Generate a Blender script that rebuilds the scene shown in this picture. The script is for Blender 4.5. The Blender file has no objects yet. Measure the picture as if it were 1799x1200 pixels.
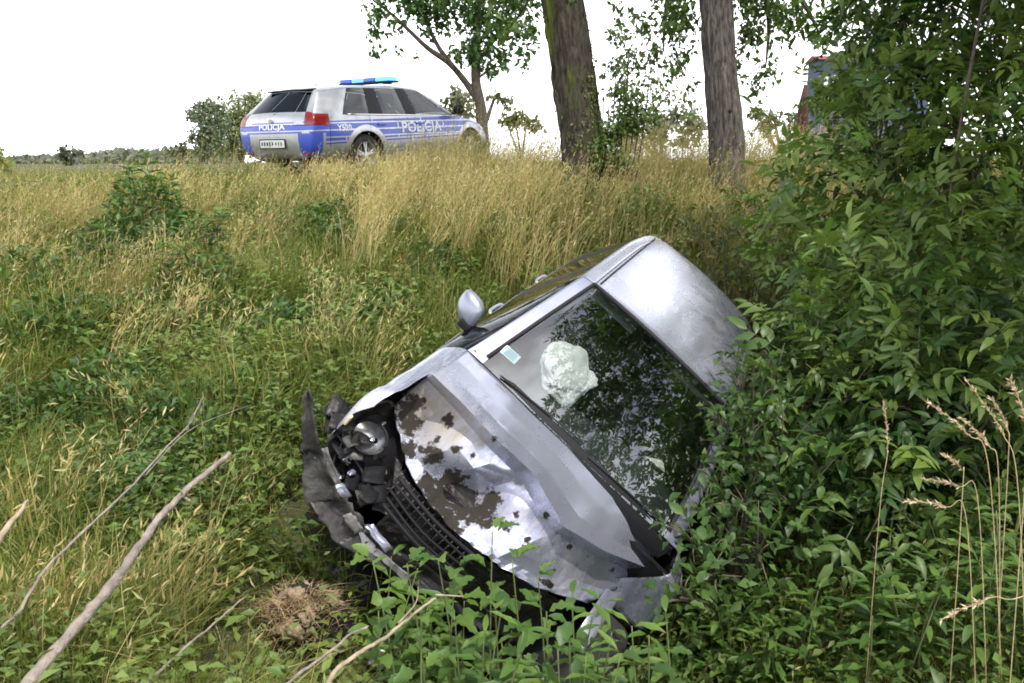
import bpy, bmesh, math, random
import numpy as np
from mathutils import Vector, Matrix, noise
from mathutils.bvhtree import BVHTree

rng = np.random.default_rng(11)
random.seed(11)
scene = bpy.context.scene
COL = scene.collection
R = math.radians

# ------------------------------------------------------------------ camera, world, sun, exposure
FPX, CX, CY = 1399.0, 899.5, 600.0
EYE = np.array([0.0, 0.0, 1.6])
PITCH = math.atan((600 - 285) / FPX)
cam_d = bpy.data.cameras.new('camera')
cam = bpy.data.objects.new('camera', cam_d)
COL.objects.link(cam)
cam.location = EYE
cam.rotation_euler = (math.pi / 2 - PITCH, 0, 0)
cam_d.sensor_width = 36
cam_d.lens = 28
cam_d.clip_start = 0.05
cam_d.clip_end = 6000
scene.camera = cam

SUN = Vector((0.22, -0.33, 0.90)).normalized()
sun_el = math.asin(SUN.z)
sun_az = math.atan2(SUN.x, SUN.y)
w = bpy.data.worlds.new('World')
scene.world = w
w.use_nodes = True
nt = w.node_tree
nt.nodes.clear()
out = nt.nodes.new('ShaderNodeOutputWorld')
bg = nt.nodes.new('ShaderNodeBackground')
bg.inputs['Strength'].default_value = 0.13
sky = nt.nodes.new('ShaderNodeTexSky')
sky.sky_type = 'NISHITA'
sky.sun_disc = False
sky.sun_elevation = sun_el
sky.sun_rotation = sun_az
sky.dust_density = 3.0
tc = nt.nodes.new('ShaderNodeTexCoord')
nz = nt.nodes.new('ShaderNodeTexNoise')
nz.inputs['Scale'].default_value = 2.1
nz.inputs['Detail'].default_value = 7
nz.inputs['Roughness'].default_value = 0.55
rmp = nt.nodes.new('ShaderNodeValToRGB')
rmp.color_ramp.elements[0].position = 0.45
rmp.color_ramp.elements[1].position = 0.60
mixc = nt.nodes.new('ShaderNodeMix')
mixc.data_type = 'RGBA'
mixc.inputs['B'].default_value = (20.0, 20.2, 20.8, 1)
# thin bright haze everywhere, thicker white cloud where the noise says so
hz = nt.nodes.new('ShaderNodeMix')
hz.data_type = 'RGBA'
hz.inputs['Factor'].default_value = 0.16
hz.inputs['B'].default_value = (8.6, 8.9, 9.4, 1)
sep = nt.nodes.new('ShaderNodeSeparateXYZ')
low = nt.nodes.new('ShaderNodeMapRange')
low.inputs['From Min'].default_value = 0.22
low.inputs['From Max'].default_value = 0.62
low.inputs['To Min'].default_value = 1.0
low.inputs['To Max'].default_value = 0.0
mx = nt.nodes.new('ShaderNodeMath')
mx.operation = 'MAXIMUM'
L = nt.links.new
mpw = nt.nodes.new('ShaderNodeMapping')
mpw.inputs['Location'].default_value = (2.7, 1.1, 0.9)
L(tc.outputs['Generated'], mpw.inputs['Vector'])
L(mpw.outputs[0], nz.inputs['Vector'])
L(tc.outputs['Generated'], sep.inputs[0])
L(sep.outputs['Z'], low.inputs['Value'])
L(nz.outputs['Fac'], rmp.inputs['Fac'])
L(rmp.outputs['Color'], mx.inputs[0])
L(low.outputs['Result'], mx.inputs[1])
L(sky.outputs['Color'], hz.inputs['A'])
L(hz.outputs['Result'], mixc.inputs['A'])
L(mx.outputs[0], mixc.inputs['Factor'])
L(mixc.outputs['Result'], bg.inputs['Color'])
L(bg.outputs[0], out.inputs[0])

sl = bpy.data.lights.new('sun', 'SUN')
sl.energy = 3.5
sl.angle = R(1.5)
sl.color = (1.0, 0.95, 0.87)
so = bpy.data.objects.new('sun', sl)
COL.objects.link(so)
so.rotation_euler = SUN.to_track_quat('Z', 'Y').to_euler()

scene.view_settings.view_transform = 'Standard'
scene.view_settings.look = 'None'
scene.view_settings.exposure = 0.12
scene.view_settings.gamma = 1.0
scene.cycles.filter_width = 1.8
scene.cycles.max_bounces = 8
scene.cycles.transparent_max_bounces = 16
scene.cycles.transmission_bounces = 6

# ------------------------------------------------------------------ coordinates
FW = np.array([0, math.cos(PITCH), -math.sin(PITCH)])
UP = np.array([0, math.sin(PITCH), math.cos(PITCH)])
RT = np.array([1.0, 0, 0])

def unproj(px, py, depth):
    """a photo point at a chosen distance -> world"""
    return EYE + depth * (FW + RT * (px - CX) / FPX - UP * (py - CY) / FPX)

# crashed car pose (fitted to the photograph)
CAR_R = np.array([[-0.346, -0.936, -0.069], [0.722, -0.219, -0.656], [0.599, -0.277, 0.752]]).T
_u, _s, _v = np.linalg.svd(CAR_R)
CAR_R = _u @ _v
CAR_T = np.array([0.037, 4.896, -0.458])
def to_car(p): return (np.asarray(p) - CAR_T) @ CAR_R
def car_pt(px, py, val, axis=2):
    d = FW * FPX + RT * (px - CX) - UP * (py - CY)
    o = CAR_R.T @ (EYE - CAR_T)
    dd = CAR_R.T @ d
    return o + dd * ((val - o[axis]) / dd[axis])

POL_HEAD = 0.985
POL_T = np.array([-2.20, 13.95, 1.47])

# value noise
_tab = rng.random((128, 128))
def vn(x, y, s, seed=0):
    x = np.asarray(x, float) * s + seed * 17.3
    y = np.asarray(y, float) * s + seed * 9.1
    xi = np.floor(x).astype(int)
    yi = np.floor(y).astype(int)
    fx = x - xi
    fy = y - yi
    fx = fx * fx * (3 - 2 * fx)
    fy = fy * fy * (3 - 2 * fy)
    g = lambda a, b: _tab[a % 128, b % 128]
    return (g(xi, yi) * (1 - fx) + g(xi + 1, yi) * fx) * (1 - fy) + (g(xi, yi + 1) * (1 - fx) + g(xi + 1, yi + 1) * fx) * fy

def base_h(x, y):
    x = np.asarray(x, float)
    ys = [-60, 0, 2, 4, 6, 8, 10, 11.3, 12.3, 17, 19, 40, 400, 4000]
    hi = np.interp(y, ys, [-.3, -.1, 0, .08, .35, .78, 1.12, 1.30, 1.44, 1.44, 1.38, 1.25, 1.0, 0.6])
    mid = np.interp(y, ys, [-.3, -.1, 0, .08, .33, .68, .97, 1.12, 1.43, 1.44, 1.38, 1.25, 1.0, 0.6])
    lo = np.interp(y, ys, [-.3, -.1, 0, .08, .33, .68, .95, 1.08, 1.14, 1.18, 1.18, 1.15, 1.0, 0.6])
    sm = lambda a, b_: np.clip((x - a) / (b_ - a), 0, 1) ** 2 * (3 - 2 * np.clip((x - a) / (b_ - a), 0, 1))
    w1 = sm(-7.5, -4.6)
    w2 = sm(-1.4, .4)
    b = lo * (1 - w1) + (mid * (1 - w2) + hi * w2) * w1
    return b

def H(x, y):
    x = np.asarray(x, float)
    y = np.asarray(y, float)
    b = base_h(x, y)
    dx, dy = x - 0.25, y - 3.4
    s = dx * .346 + dy * .938
    d = dx * .938 - dy * .346
    D = np.interp(d, [-1.9, -1.28, -.7, -.12, .5, 1.2, 2.1], [0, .2, .62, 1.08, 1.12, .7, 0])
    f = np.interp(s, [-2.4, -1.6, -.5, 3.0, 3.8, 5.2], [0, .35, 1, 1, .8, 0])
    z = b - f * (D / 1.12) * (1.12 + b)
    z = z - .20 * np.exp(-((x + 1.75) / .45) ** 2 - ((y - 7.4) / 1.0) ** 2)
    near = np.clip((30 - np.hypot(x, y - 6)) / 20, 0, 1)
    road = np.clip((np.abs(y - 14.5) - 2.4) / 1.0, 0, 1)
    z = z + near * road * ((vn(x, y, 1.1, 1) - .5) * .16 + (vn(x, y, 3.1, 2) - .5) * .07)
    return z

# ------------------------------------------------------------------ object helpers
def tag(o, label=None, cat=None, group=None, kind=None):
    if label: o['label'] = label
    if cat: o['category'] = cat
    if group: o['group'] = group
    if kind: o['kind'] = kind
    return o

def empty(name, loc=(0, 0, 0), label=None, cat=None, group=None):
    o = bpy.data.objects.new(name, None)
    o.empty_display_size = .2
    COL.objects.link(o)
    o.location = loc
    return tag(o, label, cat, group)

def link(name, me, mat=None, parent=None):
    o = bpy.data.objects.new(name, me)
    COL.objects.link(o)
    if mat is not None:
        if len(me.materials) == 0: me.materials.append(mat)
    if parent is not None: o.parent = parent
    return o

def bm_obj(name, bm, mat, parent=None, smooth=False):
    me = bpy.data.meshes.new(name)
    bm.to_mesh(me)
    bm.free()
    if smooth:
        me.shade_smooth()
    return link(name, me, mat, parent)

def np_mesh(name, V, T, col=None, smooth=False, Q=None):
    me = bpy.data.meshes.new(name)
    V = np.asarray(V, np.float32)
    T = np.asarray(T, np.int32).reshape(-1, 3) if T is not None and len(T) else np.zeros((0, 3), np.int32)
    Q = np.asarray(Q, np.int32).reshape(-1, 4) if Q is not None and len(Q) else np.zeros((0, 4), np.int32)
    idx = np.concatenate([T.ravel(), Q.ravel()])
    me.vertices.add(len(V))
    me.vertices.foreach_set('co', V.ravel())
    me.loops.add(len(idx))
    me.loops.foreach_set('vertex_index', idx)
    nf = len(T) + len(Q)
    me.polygons.add(nf)
    st = np.concatenate([np.arange(len(T)) * 3, len(T) * 3 + np.arange(len(Q)) * 4]).astype(np.int32)
    me.polygons.foreach_set('loop_start', st)
    me.update(calc_edges=True)
    if col is not None:
        a = me.color_attributes.new('Col', 'FLOAT_COLOR', 'POINT')
        c = np.ones((len(V), 4), np.float32)
        c[:, :3] = col
        a.data.foreach_set('color', c.ravel())
    if smooth: me.shade_smooth()
    return me

def tube_mesh(pts, radii, n=8, jitter=0.0, cap=True):
    """tapered tube along points -> V, Q, T"""
    P = np.asarray(pts, float)
    m = len(P)
    V = []
    Q = []
    T = []
    prev = None
    for i in range(m):
        t = P[min(i + 1, m - 1)] - P[max(i - 1, 0)]
        t = t / (np.linalg.norm(t) + 1e-9)
        if prev is None:
            a = np.array([0, 0, 1.0]) if abs(t[2]) < .9 else np.array([1.0, 0, 0])
            u = np.cross(a, t)
        else:
            u = prev - t * (prev @ t)
        u /= np.linalg.norm(u) + 1e-9
        prev = u
        v = np.cross(t, u)
        for k in range(n):
            an = 2 * math.pi * k / n
            r = radii[i] * (1 + jitter * (random.random() - .5))
            V.append(P[i] + (u * math.cos(an) + v * math.sin(an)) * r)
    for i in range(m - 1):
        for k in range(n):
            a = i * n + k
            b = i * n + (k + 1) % n
            Q.append((a, b, b + n, a + n))
    if cap:
        for k in range(1, n - 1):
            T.append((0, k + 1, k))
            T.append(((m - 1) * n, (m - 1) * n + k, (m - 1) * n + k + 1))
    return np.array(V), Q, T

def tube(name, pts, radii, mat, parent=None, n=8, jitter=0.0):
    if np.isscalar(radii): radii = [radii] * len(pts)
    V, Q, T = tube_mesh(pts, radii, n, jitter)
    return link(name, np_mesh(name, V, T, None, True, Q), mat, parent)

def smooth_path(pts, k=6):
    P = np.asarray(pts, float)
    o = []
    for i in range(len(P) - 1):
        p0, p1, p2, p3 = P[max(i - 1, 0)], P[i], P[i + 1], P[min(i + 2, len(P) - 1)]
        for j in range(k):
            t = j / k
            o.append(.5 * ((2 * p1) + (p2 - p0) * t + (2 * p0 - 5 * p1 + 4 * p2 - p3) * t * t + (3 * p1 - p0 - 3 * p2 + p3) * t ** 3))
    o.append(P[-1])
    return np.array(o)

def box_bm(bm, c, s, rot=None, bev=0.0):
    r = bmesh.ops.create_cube(bm, size=1.0)
    M = Matrix.Translation(Vector(c)) @ (rot.to_4x4() if rot is not None else Matrix.Identity(4)) @ Matrix.Diagonal((s[0], s[1], s[2], 1))
    bmesh.ops.transform(bm, matrix=M, verts=r['verts'])
    if bev:
        es = list({e for v in r['verts'] for e in v.link_edges})
        bmesh.ops.bevel(bm, geom=es, offset=bev, segments=2, affect='EDGES', profile=.6)

def box(name, c, s, mat, parent=None, rot=None, bev=0.0):
    bm = bmesh.new()
    box_bm(bm, c, s, rot, bev)
    return bm_obj(name, bm, mat, parent, smooth=False)

# ------------------------------------------------------------------ materials
def newmat(name):
    m = bpy.data.materials.new(name)
    m.use_nodes = True
    return m, m.node_tree, m.node_tree.nodes['Principled BSDF']

def plain(name, col, rough=.5, metal=0.0, bump=0.0, bscale=40, var=0.0, vscale=6, coat=0.0, spec=.5):
    m, t, p = newmat(name)
    p.inputs['Base Color'].default_value = (*col, 1)
    p.inputs['Roughness'].default_value = rough
    p.inputs['Metallic'].default_value = metal
    p.inputs['Coat Weight'].default_value = coat
    p.inputs['Specular IOR Level'].default_value = spec
    if var or bump:
        c = t.nodes.new('ShaderNodeTexCoord')
    if var:
        n = t.nodes.new('ShaderNodeTexNoise')
        n.inputs['Scale'].default_value = vscale
        n.inputs['Detail'].default_value = 6
        t.links.new(c.outputs['Object'], n.inputs['Vector'])
        mixn = t.nodes.new('ShaderNodeMix')
        mixn.data_type = 'RGBA'
        mixn.inputs['A'].default_value = (*[x * (1 - var) for x in col], 1)
        mixn.inputs['B'].default_value = (*[min(1, x * (1 + var)) for x in col], 1)
        rr = t.nodes.new('ShaderNodeValToRGB')
        rr.color_ramp.elements[0].position = .32
        rr.color_ramp.elements[1].position = .68
        t.links.new(n.outputs['Fac'], rr.inputs['Fac'])
        t.links.new(rr.outputs['Color'], mixn.inputs['Factor'])
        t.links.new(mixn.outputs['Result'], p.inputs['Base Color'])
    if bump:
        n2 = t.nodes.new('ShaderNodeTexNoise')
        n2.inputs['Scale'].default_value = bscale
        n2.inputs['Detail'].default_value = 5
        t.links.new(c.outputs['Object'], n2.inputs['Vector'])
        b = t.nodes.new('ShaderNodeBump')
        b.inputs['Strength'].default_value = bump
        b.inputs['Distance'].default_value = .02
        t.links.new(n2.outputs['Fac'], b.inputs['Height'])
        t.links.new(b.outputs['Normal'], p.inputs['Normal'])
    return m

def foliage(name, colA=None, colB=None, trans=.3, rough=.5, spec=.4, back=1.25):
    """leaf shader: colour from the Col attribute, or per object random between A and B"""
    m, t, p = newmat(name)
    o = t.nodes['Material Output']
    if colA is None:
        a = t.nodes.new('ShaderNodeVertexColor')
        a.layer_name = 'Col'
        col = a.outputs['Color']
    else:
        oi = t.nodes.new('ShaderNodeObjectInfo')
        mm = t.nodes.new('ShaderNodeMix')
        mm.data_type = 'RGBA'
        mm.inputs['A'].default_value = (*colA, 1)
        mm.inputs['B'].default_value = (*colB, 1)
        t.links.new(oi.outputs['Random'], mm.inputs['Factor'])
        # veins and blotches
        c = t.nodes.new('ShaderNodeTexCoord')
        n = t.nodes.new('ShaderNodeTexNoise')
        n.inputs['Scale'].default_value = 60
        t.links.new(c.outputs['Object'], n.inputs['Vector'])
        m2 = t.nodes.new('ShaderNodeMix')
        m2.data_type = 'RGBA'
        m2.blend_type = 'MULTIPLY'
        m2.inputs['Factor'].default_value = .45
        t.links.new(mm.outputs['Result'], m2.inputs['A'])
        t.links.new(n.outputs['Color'], m2.inputs['B'])
        col = mm.outputs['Result']
    p.inputs['Roughness'].default_value = rough
    p.inputs['Specular IOR Level'].default_value = spec
    t.links.new(col, p.inputs['Base Color'])
    tr = t.nodes.new('ShaderNodeBsdfTranslucent')
    g = t.nodes.new('ShaderNodeMix')
    g.data_type = 'RGBA'
    g.blend_type = 'MULTIPLY'
    g.inputs['Factor'].default_value = 1
    g.inputs['B'].default_value = (back * 1.05, back * 1.1, back * .6, 1)
    t.links.new(col, g.inputs['A'])
    t.links.new(g.outputs['Result'], tr.inputs['Color'])
    mixs = t.nodes.new('ShaderNodeMixShader')
    mixs.inputs[0].default_value = trans
    t.links.new(p.outputs[0], mixs.inputs[1])
    t.links.new(tr.outputs[0], mixs.inputs[2])
    t.links.new(mixs.outputs[0], o.inputs['Surface'])
    return m

M_GRASS = foliage('grass_blades', trans=.35, rough=.55, spec=.3)
M_LEAFV = foliage('leaf_mass', trans=.28, rough=.45, spec=.4)

def ground_mat():
    m, t, p = newmat('meadow_soil')
    g = t.nodes.new('ShaderNodeNewGeometry')
    n = t.nodes.new('ShaderNodeTexNoise')
    n.inputs['Scale'].default_value = 1.6
    n.inputs['Detail'].default_value = 8
    n2 = t.nodes.new('ShaderNodeTexNoise')
    n2.inputs['Scale'].default_value = 14
    n2.inputs['Detail'].default_value = 6
    t.links.new(g.outputs['Position'], n.inputs['Vector'])
    t.links.new(g.outputs['Position'], n2.inputs['Vector'])
    r = t.nodes.new('ShaderNodeValToRGB')
    e = r.color_ramp.elements
    e[0].position = .3
    e[0].color = (.030, .026, .014, 1)
    e[1].position = .7
    e[1].color = (.07, .085, .022, 1)
    e2 = r.color_ramp.elements.new(.5)
    e2.color = (.05, .055, .018, 1)
    ad = t.nodes.new('ShaderNodeMath')
    ad.operation = 'ADD'
    ml = t.nodes.new('ShaderNodeMath')
    ml.operation = 'MULTIPLY'
    ml.inputs[1].default_value = .5
    t.links.new(n.outputs['Fac'], ml.inputs[0])
    ml2 = t.nodes.new('ShaderNodeMath')
    ml2.operation = 'MULTIPLY'
    ml2.inputs[1].default_value = .5
    t.links.new(n2.outputs['Fac'], ml2.inputs[0])
    t.links.new(ml.outputs[0], ad.inputs[0])
    t.links.new(ml2.outputs[0], ad.inputs[1])
    t.links.new(ad.outputs[0], r.inputs['Fac'])
    t.links.new(r.outputs['Color'], p.inputs['Base Color'])
    p.inputs['Roughness'].default_value = .95
    b = t.nodes.new('ShaderNodeBump')
    b.inputs['Strength'].default_value = .6
    b.inputs['Distance'].default_value = .05
    t.links.new(n2.outputs['Fac'], b.inputs['Height'])
    t.links.new(b.outputs['Normal'], p.inputs['Normal'])
    return m

def glass_mat(name, tint=(.75, .82, .8), alpha=.25, rough=.02, ior=1.6):
    m, t, p = newmat(name)
    o = t.nodes['Material Output']
    tr = t.nodes.new('ShaderNodeBsdfTransparent')
    tr.inputs['Color'].default_value = (*tint, 1)
    gl = t.nodes.new('ShaderNodeBsdfGlossy')
    gl.inputs['Roughness'].default_value = rough
    gl.inputs['Color'].default_value = (.95, .98, 1, 1)
    fr = t.nodes.new('ShaderNodeFresnel')
    fr.inputs['IOR'].default_value = ior
    ad = t.nodes.new('ShaderNodeMath')
    ad.operation = 'ADD'
    ad.use_clamp = True
    ad.inputs[1].default_value = alpha
    t.links.new(fr.outputs[0], ad.inputs[0])
    ms = t.nodes.new('ShaderNodeMixShader')
    t.links.new(ad.outputs[0], ms.inputs[0])
    t.links.new(tr.outputs[0], ms.inputs[1])
    t.links.new(gl.outputs[0], ms.inputs[2])
    t.links.new(ms.outputs[0], o.inputs['Surface'])
    return m

def paint(name, col, rough=.32, metal=.75, mud=False, dirt=.25):
    m, t, p = newmat(name)
    c = t.nodes.new('ShaderNodeTexCoord')
    fl = t.nodes.new('ShaderNodeTexNoise')
    fl.inputs['Scale'].default_value = 5.0
    fl.inputs['Detail'].default_value = 8
    fl.inputs['Roughness'].default_value = .65
    t.links.new(c.outputs['Object'], fl.inputs['Vector'])
    mr = t.nodes.new('ShaderNodeMapRange')
    mr.inputs['From Min'].default_value = .35
    mr.inputs['From Max'].default_value = .7
    mr.inputs['To Min'].default_value = rough - .06
    mr.inputs['To Max'].default_value = rough + dirt * .5
    t.links.new(fl.outputs['Fac'], mr.inputs['Value'])
    dm = t.nodes.new('ShaderNodeMix')
    dm.data_type = 'RGBA'
    dm.inputs['A'].default_value = (*col, 1)
    dm.inputs['B'].default_value = (col[0] * (1 - dirt * .9), col[1] * (1 - dirt), col[2] * (1 - dirt * 1.2), 1)
    mr2 = t.nodes.new('ShaderNodeMapRange')
    mr2.inputs['From Min'].default_value = .5
    mr2.inputs['From Max'].default_value = .8
    t.links.new(fl.outputs['Fac'], mr2.inputs['Value'])
    t.links.new(mr2.outputs[0], dm.inputs['Factor'])
    colo = dm.outputs['Result']
    rou = mr.outputs[0]
    p.inputs['Metallic'].default_value = metal
    p.inputs['Coat Weight'].default_value = .3
    p.inputs['Coat Roughness'].default_value = .08
    if mud:
        # mud splatter: amount in the mesh attribute, broken up by noise
        a = t.nodes.new('ShaderNodeVertexColor')
        a.layer_name = 'Col'
        sp = t.nodes.new('ShaderNodeSeparateColor')
        t.links.new(a.outputs['Color'], sp.inputs[0])
        def mask(chan, scale, w0, stretch):
            mp = t.nodes.new('ShaderNodeMapping')
            mp.inputs['Scale'].default_value = stretch
            t.links.new(c.outputs['Object'], mp.inputs['Vector'])
            n = t.nodes.new('ShaderNodeTexNoise')
            n.inputs['Scale'].default_value = scale
            n.inputs['Detail'].default_value = 9
            n.inputs['Roughness'].default_value = .68
            t.links.new(mp.outputs[0], n.inputs['Vector'])
            ad = t.nodes.new('ShaderNodeMath')
            ad.operation = 'ADD'
            t.links.new(n.outputs['Fac'], ad.inputs[0])
            t.links.new(sp.outputs[chan], ad.inputs[1])
            s = t.nodes.new('ShaderNodeMapRange')
            s.inputs['From Min'].default_value = 1.0 - w0
            s.inputs['From Max'].default_value = 1.0 + w0
            t.links.new(ad.outputs[0], s.inputs['Value'])
            return s.outputs[0]
        film = mask(0, 14, .26, (.30, 2.0, 1))
        clod = mask(1, 27, .05, (1, 1, 1))
        x1 = t.nodes.new('ShaderNodeMix')
        x1.data_type = 'RGBA'
        x1.inputs['B'].default_value = (.33, .295, .25, 1)
        t.links.new(film, x1.inputs['Factor'])
        t.links.new(colo, x1.inputs['A'])
        x2 = t.nodes.new('ShaderNodeMix')
        x2.data_type = 'RGBA'
        x2.inputs['B'].default_value = (.022, .017, .012, 1)
        t.links.new(clod, x2.inputs['Factor'])
        t.links.new(x1.outputs['Result'], x2.inputs['A'])
        colo = x2.outputs['Result']
        mxm = t.nodes.new('ShaderNodeMath')
        mxm.operation = 'MAXIMUM'
        fl2 = t.nodes.new('ShaderNodeMath')
        fl2.operation = 'MULTIPLY'
        fl2.inputs[1].default_value = .8
        t.links.new(film, fl2.inputs[0])
        t.links.new(fl2.outputs[0], mxm.inputs[0])
        t.links.new(clod, mxm.inputs[1])
        def lerp(a_sock, bval, target):
            q = t.nodes.new('ShaderNodeMapRange')
            t.links.new(mxm.outputs[0], q.inputs['Value'])
            if hasattr(a_sock, 'is_output'): t.links.new(a_sock, q.inputs['To Min'])
            else: q.inputs['To Min'].default_value = a_sock
            q.inputs['To Max'].default_value = bval
            t.links.new(q.outputs[0], target)
        lerp(metal, 0.0, p.inputs['Metallic'])
        lerp(.3, 0.0, p.inputs['Coat Weight'])
        lerp(rou, .85, p.inputs['Roughness'])
        bp = t.nodes.new('ShaderNodeBump')
        bp.inputs['Strength'].default_value = .35
        bp.inputs['Distance'].default_value = .008
        t.links.new(mxm.outputs[0], bp.inputs['Height'])
        t.links.new(bp.outputs['Normal'], p.inputs['Normal'])
    else:
        t.links.new(rou, p.inputs['Roughness'])
    t.links.new(colo, p.inputs['Base Color'])
    return m

M_SILVER = paint('silver_paint', (.50, .52, .65), .30, .72, dirt=.05)
M_MUDDY = paint('silver_paint_muddy', (.50, .52, .65), .27, .72, mud=True, dirt=.06)
M_GLASS = glass_mat('windshield_glass', (.78, .84, .83), .17, .012)
M_SIDEGLASS = glass_mat('tinted_glass', (.22, .26, .27), .02, .02, 1.42)
M_CLEARG = glass_mat('clear_glass', (.82, .88, .88), .0, .02, 1.38)
M_BLACK = plain('black_plastic', (.014, .014, .016), .55, spec=.18)
M_RUBBER = plain('rubber', (.016, .016, .017), .8, bump=.2, bscale=90)
M_DARKIN = plain('dark_interior', (.022, .023, .025), .75, bump=.2, bscale=150)
M_TYRE = plain('tyre_rubber', (.022, .021, .021), .85, bump=.3, bscale=60, var=.4)
M_RIM = plain('alloy_rim', (.52, .52, .54), .35, .8, var=.2)
M_CHROME = plain('chrome', (.8, .8, .82), .12, 1.0)
M_AIRBAG = plain('airbag_cloth', (.84, .84, .82), .9, bump=.5, bscale=16)
M_RED = plain('red_tail_lens', (.20, .008, .008), .2, coat=.4)
M_WHITE = plain('white_print', (.80, .81, .82), .5)
M_SOIL = plain('dark_soil', (.028, .021, .014), .95, bump=1.0, bscale=30, var=.5, vscale=14)

# ------------------------------------------------------------------ ground, road
def axis(dense0, dense1, step, lo, hi):
    a = list(np.arange(dense0, dense1 + 1e-6, step))
    x = dense1
    s = step
    while x < hi:
        s *= 1.35
        x += s
        a.append(min(x, hi))
    x = dense0
    s = step
    b = []
    while x > lo:
        s *= 1.35
        x -= s
        b.append(max(x, lo))
    return np.array(b[::-1] + a)
gx = axis(-9, 9, .15, -3000, 3000)
gy = axis(-1, 19, .15, -60, 4000)
XX, YY = np.meshgrid(gx, gy, indexing='ij')
V = np.stack([XX, YY, H(XX, YY)], -1).reshape(-1, 3)
ni, nj = XX.shape
ii, jj = np.meshgrid(np.arange(ni - 1), np.arange(nj - 1), indexing='ij')
a = (ii * nj + jj).ravel()
Qg = np.stack([a, a + nj, a + nj + 1, a + 1], -1)
ground = link('ground', np_mesh('ground', V, None, None, True, Qg), ground_mat())
ground['kind'] = 'structure'

def asphalt():
    m, t, p = newmat('asphalt')
    g = t.nodes.new('ShaderNodeNewGeometry')
    n = t.nodes.new('ShaderNodeTexNoise')
    n.inputs['Scale'].default_value = 45
    n.inputs['Detail'].default_value = 8
    t.links.new(g.outputs['Position'], n.inputs['Vector'])
    r = t.nodes.new('ShaderNodeValToRGB')
    r.color_ramp.elements[0].color = (.035, .035, .037, 1)
    r.color_ramp.elements[1].color = (.085, .083, .08, 1)
    t.links.new(n.outputs['Fac'], r.inputs['Fac'])
    t.links.new(r.outputs['Color'], p.inputs['Base Color'])
    p.inputs['Roughness'].default_value = .9
    return m
rx = np.concatenate([np.linspace(-400, -30, 12), np.linspace(-24, 24, 97), np.linspace(30, 400, 12)])
ry = np.linspace(12.4, 16.6, 6)
V = np.array([(x, y, float(H(x, y)) + .012) for x in rx for y in ry])
Qr = [(i * 6 + j, (i + 1) * 6 + j, (i + 1) * 6 + j + 1, i * 6 + j + 1) for i in range(len(rx) - 1) for j in range(5)]
road = link('road', np_mesh('road', V + np.array([0, 0, .012]), None, None, False, Qr), asphalt())
road['kind'] = 'structure'

# ------------------------------------------------------------------ car shells
def stn(xs, zb, yb, p4, p5, p6, p7, z10, bow=0.0):
    xl, x4, x5, x6, x7 = xs
    y7, z7 = p7
    dz = z10 - z7
    return [(xl, 0, zb), (xl, .5 * yb, zb), (xl, .85 * yb, zb), (xl, yb, zb + .05), (x4, *p4), (x5, *p5), (x6, *p6), (x7, y7, z7),
            (x7 + bow * .28, .86 * y7, z7 + dz * .36), (x7 + bow * .75, .5 * y7, z7 + dz * .80), (x7 + bow, 0, z10)]

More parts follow.
